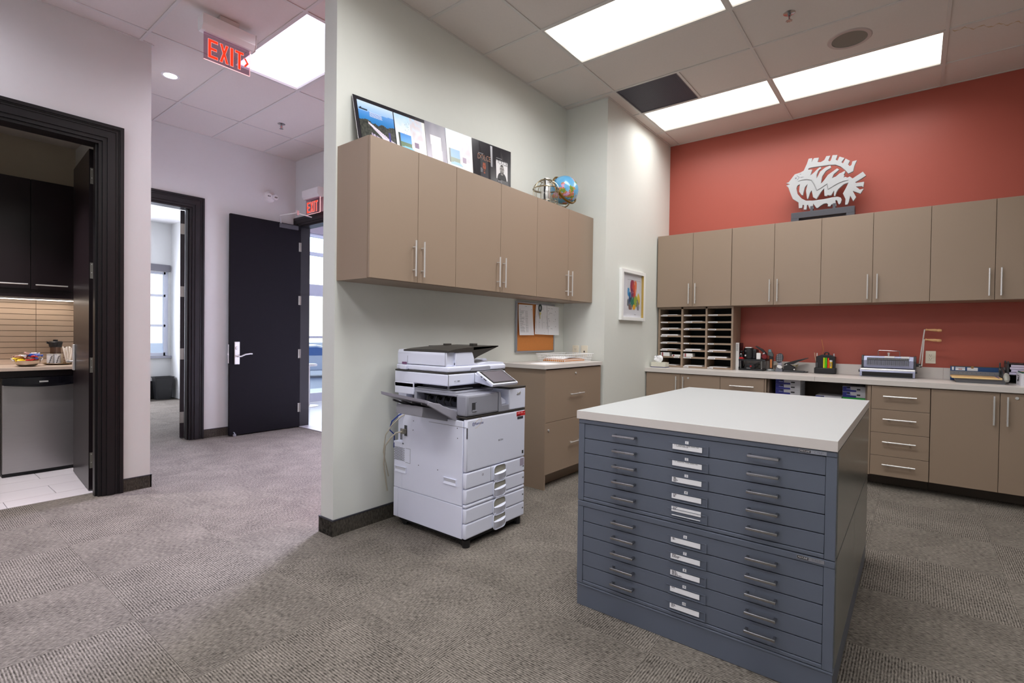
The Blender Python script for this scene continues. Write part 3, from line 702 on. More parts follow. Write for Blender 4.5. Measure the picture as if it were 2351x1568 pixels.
for ci, k in ((0, 0), (0, 2), (0, 3), (0, 4), (0, 5), (1, 1), (1, 2), (1, 5), (2, 5), (2, 6), (0, 7), (1, 7), (2, 7)):
    ya, yb = colsY[ci]; z = lines[k]+.019; wd = random.uniform(.17, .20); h_ = random.choice((.004, .008, .012)); s = random.uniform(.01, .03)
    row = ('top', 'second', 'third', 'fourth', 'fifth', 'sixth', 'seventh', 'bottom')[k]
    single('paper_stack', B().box(5.815, 6.07, ya-s-wd, ya-s, z, z+h_).box(5.822, 6.06, ya-s-wd+.006, ya-s-.004, z+h_, z+h_+.001), PAPER, 'thin white sheets in the %s slot of the mail sorter, %s column' % (row, ('left', 'middle', 'right')[ci]), 'paper', (5.94, ya-s-wd/2, z), group='paper stacks in the mail sorter', smooth=None)
def card_box(y0, y1, z, h_, lb):
    t = thing('card_box', lb, 'box', (5.90, (y0+y1)/2, z), group='white card boxes in the mail sorter')
    part('box', B().box(5.81, 5.90, y1, y0, z, z+h_, .001), WHT, t, None)
    part('red_band', B().box(5.8085, 5.81, y0-.03, y0-.012, z+.002, z+h_-.002), mat('dull_red', (140, 40, 50), .6), t, None)
card_box(2.358, 2.255, 1.072, .021, 'white box with a red band, lower of the stacked pair in the left sorter column'); card_box(2.358, 2.256, 1.0935, .021, 'white box with a red band, upper of the stacked pair in the left sorter column')
card_box(2.225, 2.125, 1.072, .02, 'single white box with a red band beside the stacked pair in the left sorter column')
card_box(2.088, 1.985, 1.072, .019, 'plain white card box, lower of two in the middle sorter column'); card_box(2.088, 1.987, 1.0915, .019, 'plain white card box, upper of two in the middle sorter column')

# ================================================================== PLAN FILE ISLAND
FX = 2.132
t = thing('steel_plinth', 'dark blue-grey steel plinth under the plan file cabinets', 'plinth', (2.9, .74, 0))
part('plinth', B().box(FX+.002, 3.655, .2115, 1.2665, 0, .096, .002), STEEL, t)
part('lip', B().box(FX-.001, 3.658, .209, 1.269, .0965, .106, .003), STEEL, t)
lbl_lines = [['A - H   RESIDENTIAL / MODEL PERSPECTIVES', '            CUSTOM FURNITURE'], ['I - Z   RESIDENTIAL / MODEL PERSPECTIVES'], [6, 8, 9, 7], [7, 6, 5], [9, 7, 6], [5, 6], [8, 17, 14], [10, 12, 13, 22], [7], [8, 9, 6]]
def strokes(b, axis_fn, n, h, gap=.0012):
    """a line of print too small to read: word-like dashes, axis_fn(u0,u1,h) adds one dash"""
    u = 0
    while n > 0:
        k = min(n, random.randint(3, 7)); w = k*h*.62
        axis_fn(u, u+w, h); u += w+gap*1.5; n -= k
def drawer_row(t, n, z0, z1):
    d = part('drawer', B().box(FX+.002, FX+.022, .2455, 1.2365, z0+.0016, z1-.0016, .0015), STEEL, t)
    zc = (z0+z1)/2
    for ya, yb in ((1.079, .968), (.504, .392)):
        b = B(); zh = zc+.003; 
        for y in (ya-.006, yb+.006): b.box(FX-.022, FX+.002, y-.005, y+.005, zh-.005, zh+.005, .002)
        b.box(FX-.030, FX-.021, yb, ya, zh-.0055, zh+.0055, .0025)
        part('handle', b, CHROMED, d)
    zl = zc-.011
    h = B().box(FX-.002, FX+.002, .660, .812, zl-.019, zl+.018)
    b = B()
    for x in ((FX-.005, FX-.002, .660, .812, zl-.020, zl-.016), (FX-.005, FX-.002, .655, .660, zl-.020, zl+.016), (FX-.004, FX-.002, .655, .822, zl+.0165, zl+.0185)): b.box(*x)
    hl = part('label_holder', b, STEEL, d, None)
    dz = 0 if n != 5 else .016
    card = part('label_card', B().box(FX-.0032, FX-.002, .681, .805, zl-.0085+dz, zl+.0125+dz), PAPER, hl, None)
    tb = B(); ls = lbl_lines[n-1]
    for i, s in enumerate(ls):
        zz = zl+.0098+dz-i*.0048
        if isinstance(s, int):
            strokes(tb, lambda a, c, h: tb.box(FX-.0035, FX-.0032, .798-c, .798-a, zz-h/2, zz+h/2), s, .0026)
        else:
            me = text_mesh(s, .0062, .0001); w = max(v.co.x for v in me.vertices)-min(v.co.x for v in me.vertices)
            tb.mesh(me, facing((-1, 0, 0), (FX-.0034, .797-w*.42, zz), .84, 1))
    o = part('card_text', tb, INK, hl, None)
    if n != 5:
        nb = part('number_plate', B().box(FX-.0005, FX+.002, .738, .7525, zl+.0185, zl+.0300), PAPER, d, None)
    else:
        nb = None
        part('card_slip', B().box(FX-.006, FX-.0032, .683, .803, zl-.0085, zl-.0065), PAPER, hl, None)
    if nb: part('number', B().mesh(text_mesh(str(n), .012, .0001), facing((-1, 0, 0), (FX-.0007, .7452, zl+.0242))), INK, d, None)
def plate(t, z):
    p = part('name_plate', B().box(FX-.002, FX+.001, .243, .331, z-.0065, z+.0065), ALU, t, None)
    part('dark_field', B().box(FX-.0026, FX-.002, .293, .329, z-.005, z+.005), BLK, p, None)
    part('plate_text', B().mesh(text_mesh('MAYLINE', .0085, .0001), facing((-1, 0, 0), (FX-.0028, .311, z), .9, 1)), PAPER, p, None)
    part('plate_text', B().mesh(text_mesh('C-FILE*', .0095, .0001), facing((-1, 0, 0), (FX-.0024, .267, z))), INKG, p, None)
def plan_cab(label, z0, z1, x1, zs, n0):
    t = thing('plan_file_cabinet', label, 'cabinet', ((FX+x1)/2, .74, z0))
    b = B()
    b.box(FX+.024, x1, .2115, 1.2665, z0+.001, z1-.001)
    b.box(FX, FX+.024, .2105, .2445, z0+.001, zs[0], .0012).box(FX, FX+.024, 1.2375, 1.268, z0+.001, zs[0], .0012)
    b.box(FX-.001, FX+.024, .2100, 1.2685, zs[0]+.0005, z1-.001, .003)
    b.box(FX, FX+.024, .2445, 1.2375, z0+.001, zs[-1]-.001, .003)
    part('body', b, STEEL, t)
    part('side_panel', B().box(FX+.03, x1-.001, .2085, .2113, z0+.004, z1-.004), STEELS, t, None)
    for i in range(5): drawer_row(t, n0+i, zs[i+1], zs[i])
    plate(t, z1-.0115); return t
plan_cab('lower blue-grey steel plan file cabinet with drawers six to ten, on the plinth', .107, .506, 2.84, [.479, .4085, .3385, .268, .197, .124], 6)
plan_cab('upper blue-grey steel plan file cabinet with drawers one to five, under the white slab', .507, .8985, 3.655, [.877, .807, .737, .667, .596, .5245], 1)
t = thing('plan_file_cabinet', 'rear lower steel plan file cabinet, seen only by its side panel behind the front one', 'cabinet', (3.25, .74, .107))
part('body', B().box(2.843, 3.655, .2115, 1.2665, .108, .5055), STEEL, t, None)
part('side_panel', B().box(2.845, 3.654, .2085, .2113, .111, .502), STEELS, t, None)
single('island_top', B().box(2.126, 3.682, .2085, 1.278, .899, .9375, .0008), LAME, 'large white laminate slab lying on the plan file cabinets', 'worktop', (2.9, .74, .899), smooth=None).data.materials.append(LAM)
_m = bpy.data.objects['island_top'].data
for p_ in _m.polygons:
    if p_.normal.z > .9: p_.material_index = 1

# ================================================================== COPIER
t = thing('copier', 'white and grey multifunction office copier standing against the wall', 'copier', (2.52, 2.44, 0))
CX0, CX1, CY0, CY1 = 2.225, 2.812, 2.10, 2.775
def cp(name, b, m, parent=t, **k): return part(name, b, m, parent, **k)
cp('chassis', B().box(CX0+.03, CX1-.02, CY0+.03, CY1-.03, .028, .056), BLKM)
for x, y in ((2.275, 2.155), (2.76, 2.155), (2.275, 2.70), (2.76, 2.70)):
    c = cp('caster', B().cyl((x-.016, y, .027), (x+.016, y, .027), .027, 18), BLK)
cp('foot', B().cyl((2.262, 2.128, 0), (2.262, 2.128, .045), .024, 16), BLK); cp('foot', B().cyl((2.78, 2.135, 0), (2.78, 2.135, .045), .022, 16), BLK)
cp('lower_panel', B().box(CX0, CX1, CY0+.031, 2.729, .056, .2535, .003), COPW); cp('lower_panel', B().box(CX0, CX1, 2.7305, CY1, .056, .2535, .003), COPW)
bd = cp('body', B().box(CX0, CX1, CY0+.031, 2.690, .2555, .772, .004).box(CX0+.001, CX1, 2.690, CY1, .2555, .560, .004).box(CX0+.032, CX1, 2.690, CY1-.004, .560, .90), COPW)
cp('rear_shelf', B().box(CX0, CX0+.12, 2.672, CY1+.004, .552, .567, .003), COPW, bd)
# left hand grips
for y0, y1, z0, z1 in ((2.648, 2.757, .366, .400), (2.182, 2.287, .372, .406)):
    g = B().box(CX0-.0012, CX0+.0005, y0, y1, z0, z1); gp = cp('grip', g, mat('grip_shade', (206, 207, 216), .6), bd, smooth=None)
    g = B()
    for a in ((y0-.004, y1+.004, z1, z1+.003), (y0-.004, y1+.004, z0-.003, z0), (y0-.004, y0, z0, z1), (y1, y1+.004, z0, z1)): g.box(CX0-.006, CX0, *a)
    g.prism([(CX0-.0012, z0), (CX0-.0058, z0), (CX0-.0012, z0+.014)], 'y', y0, y1)
    part('grip_rim', g, COPW, gp, None)
for y, z in ((2.578, .723), (2.581, .662), (2.176, .725), (2.173, .664), (2.524, .44), (2.344, .441)):
    cp('screw_hole', B().cyl((CX0-.0008, y, z), (CX0+.001, y, z), .0035, 8), DGREY, bd)
cp('seam', B().box(CX0-.0006, CX0+.001, 2.102, 2.43, .7345, .7362).box(CX0-.0006, CX0+.001, 2.606, 2.6075, .436, .532).box(CX0-.0006, CX0+.001, 2.6075, 2.655, .531, .5325).box(CX0-.0006, CX0+.001, 2.6075, 2.655, .436, .4375), DGREY, bd, smooth=None)
g = B()
for i in range(15):
    z = .443+i*.006
    for k in range(7): 
        y = 2.663+k*.0165+(.006 if i % 2 else 0)
        if y+.011 < 2.775: g.box(CX0-.0005, CX0+.0005, y, y+.0115, z, z+.0026)
cp('vent_slots', g, mat('vent_dark', (70, 70, 74), .8), bd, smooth=None, kind='stuff')
# sockets, plugs and cables on the rear of the left side
cp('port', B().box(CX0+.030, CX0+.033, 2.700, 2.716, .775, .796).box(CX0+.030, CX0+.033, 2.705, 2.719, .756, .771).box(CX0+.030, CX0+.033, 2.705, 2.722, .655, .690), DGREY, bd, smooth=None)
g = B()
for i in range(16): g.box(CX0+.030, CX0+.0325, 2.715, 2.730, .575+i*.0048, .5775+i*.0048); g.box(CX0+.030, CX0+.0325, 2.733, 2.748, .575+i*.0048, .5775+i*.0048)
cp('vent_slots', g, mat('vent_dark', (70, 70, 74), .8), bd, smooth=None, kind='stuff')
cp('power_inlet', B().box(CX0-.001, CX0+.002, 2.640, 2.668, .614, .685), DGREY, bd)
cp('power_plug', B().box(CX0-.03, CX0-.001, 2.643, 2.672, .63, .662, .004), mat('plug_grey', (128, 124, 112), .5))
BEI = mat('beige_cable', (190, 182, 166), .5)
cp('cable', B().tube([(CX0-.028, 2.658, .646), (CX0-.06, 2.68, .64), (CX0-.075, 2.72, .60), (CX0-.07, 2.78, .54), (CX0-.03, 2.845, .40), (CX0+.02, 2.868, .2)], .005, 8), BEI)
cp('cable', B().tube([(CX0+.02, 2.655, .768), (CX0-.02, 2.685, .74), (CX0-.05, 2.74, .68), (CX0-.06, 2.79, .61), (CX0-.03, 2.85, .48), (CX0+.03, 2.868, .3)], .004, 8), BEI)
cp('cable', B().tube([(CX0+.034, 2.712, .765), (CX0+.0, 2.735, .74), (CX0-.02, 2.775, .70), (CX0-.02, 2.80, .64), (CX0+.03, 2.81, .60), (CX0+.06, 2.85, .5)], .0042, 8), mat('blue_cable', (24, 56, 150), .4))
# front: cover and paper drawers
fc = cp('front_cover', B().box(CX0+.001, CX1, CY0, CY0+.030, .4625, .784, .011), COPW)
cp('cover_slot', B().box(CX0+.004, CX0+.010, CY0-.001, CY0+.01, .668, .733), DGREY, fc)
cp('lettering', B().mesh(text_mesh('RICOH', .0155, .0002), facing((0, -1, 0), (2.5475, CY0-.0003, .6155))), DGREY, fc)
cp('sticker', B().box(2.713, 2.808, CY0-.0008, CY0, .748, .778), mat('red_sticker', (206, 34, 40), .5), fc)
cp('sticker_print', B().box(2.722, 2.752, CY0-.001, CY0-.0008, .765, .772).box(2.762, 2.780, CY0-.001, CY0-.0008, .764, .773).box(2.792, 2.803, CY0-.001, CY0-.0008, .762, .767), mat('pink_print', (240, 150, 150), .5), fc, smooth=None)
cp('sticker_print', B().box(2.716, 2.757, CY0-.001, CY0-.0008, .750, .757), mat('maroon_print', (96, 24, 30), .5), fc, smooth=None)
cp('sticker', B().box(2.722, 2.785, CY0-.0006, CY0, .727, .744), mat('dark_sticker', (60, 58, 66), .5), fc)
lg = cp('badge_text', B().mesh(text_mesh('@Remote', .0245, .0002), facing((0, -1, 0), (2.3255, CY0-.0003, .751))), mat('navy_ink', (40, 44, 130), .5), fc)
cp('badge_swoosh', B().tube([(2.3255+.042*math.cos(a)*math.cos(.6)-.018*math.sin(a)*math.sin(.6), CY0-.0002, .752+.042*math.cos(a)*math.sin(.6)+.018*math.sin(a)*math.cos(.6)) for a in [i*.26 for i in range(-10, 9)]], .0007, 5), mat('gold_ink', (206, 176, 120), .5), fc)
cp('symbol', B().box(2.776, 2.794, CY0-.0006, CY0, .487, .509), DGREY, fc)
def trayf(z0, z1, n, hz):
    d = cp('paper_drawer', B().box(CX0+.001, CX1, CY0, CY0+.030, z0, z1, .008), COPW)
    if n == 0: return d
    hx = 2.541; hw = .0615; hh = .054
    pts = []
    def rr(w, h, r, k=6):
        P = []
        for cx, cy, a0 in ((w-r, h-r, 0), (-w+r, h-r, 1), (-w+r, -h+r, 2), (w-r, -h+r, 3)):
            for i in range(k+1):
                a = (a0+i/k)*math.pi/2; P.append((cx+r*math.cos(a), cy+r*math.sin(a)))
        return P
    rim = B(); o = [(hx+u, CY0-.0045, hz+v) for u, v in rr(hw, hh, .03)]
    rim.tube(o, .0035, 6, closed=True); h_ = part('handle', rim, COPW, d)
    part('hollow_shade', B().prism([(hx+u, hz+v) for u, v in rr(hw-.002, hh-.002, .029)], 'y', CY0-.002, CY0+.002), mat('hollow_shade_beige', (150, 146, 132), .7), h_)  # flat plate whose darker beige stands for the shade in a hollow
    # the pull: a bowed lip across the lower half
    g = B(); n_ = 12
    for j in range(n_):
        a, c = -1+2*j/n_, -1+2*(j+1)/n_
        def lip(u): 
            bow = .018*(1-u*u); zt = hz+.004+.020*(u*.25); zb = hz-hh*math.sqrt(max(.05, 1-abs(u)**5))
            return [(hx+u*(hw-.004), CY0-.004, zt+.004), (hx+u*(hw-.004), CY0-.010-bow, zt), (hx+u*(hw-.004), CY0-.006-bow*.6, (zt+zb)/2), (hx+u*(hw-.004), CY0-.003, zb)]
        L1, L2 = lip(a), lip(c)
        for k in range(3): g.quad(L1[k], L2[k], L2[k+1], L1[k+1])
    bmesh.ops.remove_doubles(g.bm, verts=g.bm.verts[:], dist=1e-5)
    part('pull', g, COPW, h_, smooth=60)
    part('number', B().mesh(text_mesh('%d' % n, .013, .0001), facing((0, -1, 0), (2.784, CY0-.0003, z1-.062 if n < 2 else z1-.04))).box(2.790, 2.800, CY0-.0003, CY0, (z1-.067 if n < 2 else z1-.045), (z1-.057 if n < 2 else z1-.035)), DGREY, d, None)
    return d
d = trayf(.3625, .4595, 1, .404); cp('seam', B().box(2.452, 2.4535, CY0-.0006, CY0+.001, .366, .457), DGREY, d)
cp('indicator', B().box(2.757, 2.801, CY0-.0008, CY0, .406, .456), mat('lcd_mauve', (170, 160, 178), .4), d)
cp('smudge', B().cyl((2.378, CY0-.0003, .425), (2.378, CY0+.0005, .425), .009, 16), mat('smudge', (190, 190, 206), .6), d)
trayf(.270, .3595, 2, .306); trayf(.2455, .2675, 0, 0); trayf(.1525, .2425, 3, .190); trayf(.058, .150, 4, .098)
cp('dark_band', B().box(CX0+.002, CX1, CY0+.002, CY0+.16, .786, .797, .003), COPD)
# finisher in the body gap
cp('finisher', B().box(CX0+.004, 2.526, CY0+.002, 2.195, .798, .929, .014), COPG)
fin2 = cp('finisher_top', B().box(CX0+.004, 2.52, 2.19, 2.575, .915, .929, .003), COPG)
cp('finisher_core', B().box(2.30, 2.52, 2.19, 2.575, .775, .915), mat('finisher_dark', (58, 60, 70), .6))
cp('finisher_sill', B().box(CX0+.004, 2.30, 2.19, 2.575, .773, .835, .004), COPG)
cp('finisher_post', B().box(CX0+.004, 2.30, 2.555, 2.578, .835, .915), COPG)
for y in (2.48, 2.40, 2.33, 2.27):
    cp('roller', B().cyl((2.285, y-.012, .885), (2.285, y+.012, .885), .014, 14).tube([(2.29, y, .90), (2.265, y, .895), (2.255, y, .87), (2.27, y, .85)], .006, 6), BLK)
cp('roller_shaft', B().cyl((2.288, 2.21, .898), (2.288, 2.54, .898), .006, 8).box(2.275, 2.30, 2.20, 2.55, .904, .915), BLK)
cp('latch_slot', B().box(2.273, 2.313, CY0+.0005, CY0+.003, .832, .881), DGREY); cp('latch', B().box(2.275, 2.315, CY0-.002, CY0+.003, .826, .836, .002).box(2.303, 2.314, CY0-.001, CY0+.003, .836, .878, .001), COPG)
cp('step_cover', B().prism([(2.5285, .798), (2.632, .798), (2.632, .838), (2.560, .838), (2.545, .925), (2.5285, .929)], 'y', CY0+.002, 2.30, bev=.003), COPG)
cp('step_slope', B().prism([(2.548, .84), (2.632, .84), (2.632, .862), (2.562, .90)], 'y', CY0+.03, 2.24), COPW)
cp('right_box', B().box(2.634, CX1, CY0+.001, 2.36, .798, .9375, .008), COPW)
cp('right_box_top', B().box(2.632, CX1+.001, CY0, 2.36, .9385, .9495, .003), COPD)
cp('emblem', B().prism([(2.712, .898), (2.722, .912), (2.730, .903), (2.744, .916), (2.757, .905), (2.745, .896), (2.735, .899), (2.724, .893)], 'y', CY0-.002, CY0+.001), CHROME)
# gap above the finisher
cp('rear_tower', B().box(2.31, CX1-.02, 2.36, 2.77, .80, .97), mat('tower_dark', (84, 84, 92), .6))
cp('left_post', B().box(CX0, 2.31, 2.581, CY1, .895, .972, .006), COPW)
cp('paper_exit', B().box(CX0+.012, 2.60, 2.215, 2.576, .9305, .936).box(CX0+.012, CX0+.02, 2.215, 2.576, .936, .943), COPG)
cp('exit_tray', B().box(CX0+.02, 2.47, 2.275, 2.57, .944, .950, .002).box(CX0+.03, CX0+.036, 2.285, 2.297, .95, .972), MGREY)
# scanner
cp('scanner', B().box(CX0, 2.790, 2.262, CY1, .972, 1.0455, .008).box(CX0, 2.31, 2.581, CY1, .94, .975, .004), COPW)
cp('seam', B().box(CX0+.002, CX0+.006, 2.2614, 2.263, .975, 1.043).box(2.466, 2.469, 2.2612, 2.263, .975, 1.043), MGREY)
cp('lettering', B().mesh(text_mesh('MP C', .011, .0002), facing((0, -1, 0), (2.292, 2.2617, 1.0))).box(2.308, 2.330, 2.2616, 2.262, .997, 1.004).box(2.280, 2.330, 2.2616, 2.262, .990, .9915), MGREY)
cp('scanner_gasket', B().box(CX0+.002, 2.792, 2.266, CY1-.002, 1.046, 1.0565, .002), COPD)
cp('platen_lid', B().box(CX0+.004, 2.793, 2.264, CY1-.01, 1.057, 1.092, .010).prism([(2.30, 1.09), (2.79, 1.09), (2.77, 1.106), (2.60, 1.110), (2.52, 1.098), (2.46, 1.115), (2.30, 1.115)], 'y', 2.275, 2.76), COPW)
cp('lid_notch', B().prism([(2.432, 1.058), (2.624, 1.058), (2.624, 1.0815), (2.612, 1.086), (2.444, 1.080), (2.432, 1.074)], 'y', 2.2625, 2.27), mat('notch_grey', (150, 150, 158), .6))
cp('cup_holder', B().prism([(2.64, 1.059), (2.70, 1.059), (2.705, 1.088), (2.635, 1.088)], 'x', CX0-.020, CX0+.01, bev=.006), COPW)
cp('sticky_tab', B().box(CX0-.001, CX0+.004, 2.655, 2.70, 1.092, 1.108, .002), mat('plum_tab', (110, 66, 104), .5))
# document feeder body with its domed dark cover
g = B().prism([(2.236, 1.092), (2.484, 1.092), (2.480, 1.14), (2.455, 1.198), (2.242, 1.190), (2.236, 1.17)], 'y', 2.290, 2.76, bev=.006)
g.prism([(2.30, 1.094), (2.478, 1.094), (2.474, 1.14), (2.452, 1.190), (2.30, 1.18)], 'y', 2.272, 2.292, bev=.006)
ad = cp('feeder', g, COPW)
cp('seam', B().box(2.2352, 2.2362, 2.30, 2.66, 1.0945, 1.0965).box(2.2355, 2.2375, 2.2985, 2.3005, 1.0945, 1.183).box(2.2352, 2.2362, 2.655, 2.6565, 1.097, 1.15), DGREY, ad, smooth=None)
g = B(); ny = 12
pr = [(2.238, 1.190), (2.30, 1.199), (2.40, 1.206), (2.462, 1.206)]
rows = []
for j in range(ny+1):
    y = 2.268+(2.70-2.268)*j/ny; up = .018*math.sin(math.pi*min(1, j/ny*.9+.1))
    rows.append([(x, y, z+up*(.35+.65*i/3)) for i, (x, z) in enumerate(pr)])
for j in range(ny):
    for i in range(3): g.quad(rows[j][i], rows[j][i+1], rows[j+1][i+1], rows[j+1][i])
for j in range(ny):
    for i in (0, 3): g.quad(rows[j][i], rows[j+1][i], (rows[j+1][i][0], rows[j+1][i][1], 1.18), (rows[j][i][0], rows[j][i][1], 1.18))
for j in (0, ny):
    for i in range(3): g.quad(rows[j][i], rows[j][i+1], (rows[j][i+1][0], rows[j][i+1][1], 1.182), (rows[j][i][0], rows[j][i][1], 1.182))
bmesh.ops.remove_doubles(g.bm, verts=g.bm.verts[:], dist=1e-5)
cp('feeder_cover', g, COPD, ad, smooth=50)
cp('feeder_tray', B().prism([(2.462, 1.150), (2.500, 1.130), (2.545, 1.150), (2.745, 1.212), (2.750, 1.220), (2.462, 1.212)], 'y', 2.30, 2.34, bev=.002).prism([(2.462, 1.190), (2.750, 1.212), (2.752, 1.220), (2.462, 1.214)], 'y', 2.30, 2.70), COPD)
cp('paper_guide', B().box(2.56, 2.60, 2.36, 2.40, 1.214, 1.235, .003).box(2.40, 2.46, 2.47, 2.49, 1.222, 1.233, .002), COPD)
cp('eject_guide', B().prism([(2.49, 1.112), (2.56, 1.118), (2.66, 1.106), (2.76, 1.126), (2.77, 1.11), (2.50, 1.108)], 'y', 2.42, 2.50), COPW)
# control panel on an arm
Mp = Matrix.Translation((2.555, 2.135, 1.023)) @ Matrix.Rotation(math.radians(28.5), 4, 'X')
pn = cp('control_panel', B().box(-.128, .128, -.080, .080, -.020, 0, .005, M=Mp), COPW)
cp('bezel', B().box(-.116, .116, -.070, .072, 0, .0022, .001, M=Mp), BLK, pn)
cp('screen', B().box(-.103, .103, -.058, .062, .0022, .003, M=Mp), mat('screen_glass', (98, 94, 104), .12, spec=.6), pn)
g = B().box(-.1295, -.128, .02, .035, -.014, -.008, M=Mp).box(-.1295, -.128, -.02, .008, -.014, -.008, M=Mp)
cp('panel_slot', g, DGREY, pn)
cp('panel_arm', B().prism([(2.265, 1.04), (2.10, .985), (2.085, .968), (2.12, .962), (2.265, .985)], 'x', 2.47, 2.60, bev=.004), COPW)
# left output tray
tr = B(); P_ = [(1.955, 2.57, .941), (1.985, 2.205, .917), (2.090, 2.200, .872), (2.225, 2.200, .832), (2.225, 2.57, .842)]
th = .018
bmq = tr.bm; up_ = [bmq.verts.new(p) for p in P_]; dn_ = [bmq.verts.new((p[0]+.004, p[1], p[2]-th)) for p in P_]
bmq.faces.new(up_); bmq.faces.new(dn_[::-1])
for i in range(5): bmq.faces.new((up_[i], up_[(i+1) % 5], dn_[(i+1) % 5], dn_[i]))
TRY = mat('tray_grey', (158, 156, 168), .5)
tro = cp('output_tray', tr, TRY)
g = B()
for y in (2.27, 2.36, 2.45, 2.53): g.prism([(2.02, .892), (2.20, .824), (2.20, .812), (2.02, .88)], 'y', y-.006, y+.006)
cp('tray_rib', g, mat('tray_dark', (96, 94, 98), .6), tro)
cp('tray_base', B().prism([(2.226, .845), (2.226, .756), (2.13, .782), (2.015, .808), (2.02, .868), (2.10, .850)], 'y', 2.26, 2.50, bev=.004), mat('tray_base', (146, 146, 154), .5))
cp('tray_rail', B().prism([(2.0, .905), (2.09, .885), (2.12, .868), (2.255, .815), (2.285, .80), (2.285, .76), (2.23, .765), (2.10, .832), (2.0, .885)], 'y', 2.188, 2.204, bev=.003), TRY)
cp('tray_step', B().box(2.226, 2.30, 2.21, 2.25, .797, .823, .003), TRY)

# ================================================================== THINGS ON THE COPIER WALL
# poster board leaning behind the cabinet top, slightly bowed
PA, PB, PC, PD = Vector((1.935, 2.868, 2.832)), Vector((3.36, 2.70, 2.832)), Vector((3.36, 2.695, 2.472)), Vector((1.93, 2.775, 2.472))
def pb(u, v, off=0.0):
    p = PA.lerp(PB, u).lerp(PD.lerp(PC, u), v); return p+Vector((-.12, -.98, .1))*off
t = thing('poster_board', 'long black poster board of magazine photos leaning on the wall above the tan cabinets', 'poster', (2.65, 2.75, 2.472))
b = B(); n = 12
for i in range(n):
    for o0, o1 in ((0, 0), (-.006, -.006)):
        b.quad(pb(i/n, 0, o0), pb((i+1)/n, 0, o0), pb((i+1)/n, 1, o0), pb(i/n, 1, o0))
    for v in (0, 1): b.quad(pb(i/n, v, 0), pb((i+1)/n, v, 0), pb((i+1)/n, v, -.006), pb(i/n, v, -.006))
for u in (0, 1): b.quad(pb(u, 0, 0), pb(u, 1, 0), pb(u, 1, -.006), pb(u, 0, -.006))
bmesh.ops.remove_doubles(b.bm, verts=b.bm.verts[:], dist=1e-5)
part('board', b, mat('poster_black', (38, 36, 42), .22), t, None)
b = B().quad(pb(-.0015, 0, .0005), pb(0, 0, .0005), pb(0, 1, .0005), pb(-.0015, 1, .0005)); part('foam_edge', b, WHITEP, t, None)
PR = painted('print_gloss', .35)
def mixc(a, c, k): k = max(0, min(1, k)); return tuple(x+(y-x)*k for x, y in zip(a, c))
def pic_villa(u, v):
    n1 = noise2(u, v, 7, 1); n2 = noise2(u, v, 22, 2)
    if v < .20-.03*u: c = mixc((206, 226, 250), (150, 190, 236), v/.2)
    elif v < .20+.22*(1-.3*abs(u-.5))+.05*n1: c = mixc((90, 150, 220), (30, 120, 190), (v-.2)/.2)
    else: c = mixc((34, 36, 34), (74, 76, 66), .5+n2*1.1)
    if .13 < v < .19 and .03 < u < .26 and v > .145+.02*n1: c = (40, 58, 76)
    w = (u-.30)*.9
    if .24 < u < .9 and .40+(u-.24)*.42 < v < .44+(u-.24)*.62: c = (228, 218, 232)
    if .36 < u < .98 and .50+(u-.36)*.30 < v < .53+(u-.36)*.36+.03*n1: c = (206, 196, 214)
    if .30 < u < .98 and .62+(u-.3)*.22 < v < .74+(u-.3)*.28: c = mixc((222, 212, 230), (110, 96, 130), .45+n2*1.2)
    if u > .40 and v > .84: c = mixc((196, 188, 208), (84, 76, 118), .45+n2*1.2)
    if .80 < u < .86 and v > .5: c = (60, 54, 130)
    if u < .16 and v > .93: c = (236, 236, 240)
    return c
def pic_bath(pale):
    def f(u, v):
        c = mixc((216, 232, 250), (236, 238, 240), v*1.3); n1 = noise2(u, v, 9, 5)
        if v < .25: c = mixc((190, 222, 250), c, v*4+n1*.6)
        if .25 < u < .5 and .08 < v < .42 and noise2(u, v, 38, 3) > .38: c = (176, 190, 200)
        if u > .50 and v < .60: c = mixc(c, (214, 204, 212), .6+n1)
        if .08 < u < .50 and .40 < v < .70:
            k = (v-.40)/.3; c = mixc((60, 140, 220), (120, 190, 240), k) if k < .6 else (92, 120, 84)
            if u < .16+.04*n1: c = (44, 56, 44)
        e = ((u-.36)/.24)**2+((v-.74)/.075)**2
        if e < 1: c = (120, 196, 236) if v < .735 else (240, 242, 246)
        if .60 < u < .74 and .52 < v < .64: c = (120, 92, 126)
        if .35 < u < .5 and .86 < v < .9: c = (170, 140, 156)
        if u > .90: c = mixc(c, (236, 234, 226), .8)
        return mixc(c, (244, 240, 248), .5 if pale else 0)
    return f
def pic_grey(u, v):
    c = mixc((120, 116, 130), (196, 190, 206), v*1.1+.2*noise2(u, v, 4, 9))
    if .20+.08*v < u < .72+.08*v and .26 < v < .84: c = mixc((236, 222, 232), (246, 236, 226), .5+noise2(u, v, 8, 4))
    return c
def pic_man(face, shirt, bgc):
    def f(u, v):
        c = bgc; n1 = noise2(u, v, 14, 6)
        if ((u-.5)/.40)**2+((v-1.02)/.42)**2 < 1: c = shirt
        if abs(u-.5) < .09 and .62 < v < .75: c = tuple(x*.8 for x in face)
        e = ((u-.5)/.19)**2+((v-.44)/.25)**2
        if e < 1:
            c = mixc(face, tuple(x*.7 for x in face), .5+n1)
            if v > .56 and not (abs(u-.5) < .07 and .60 < v < .63): c = tuple(x*.35 for x in face)
            if v < .27: c = (30, 26, 26)
            for ex in (.42, .58):
                if abs(u-ex) < .04 and abs(v-.41) < .015: c = (30, 24, 24)
            if abs(u-.5) < .02 and .42 < v < .52: c = tuple(x*.75 for x in face)
        return c
    return f
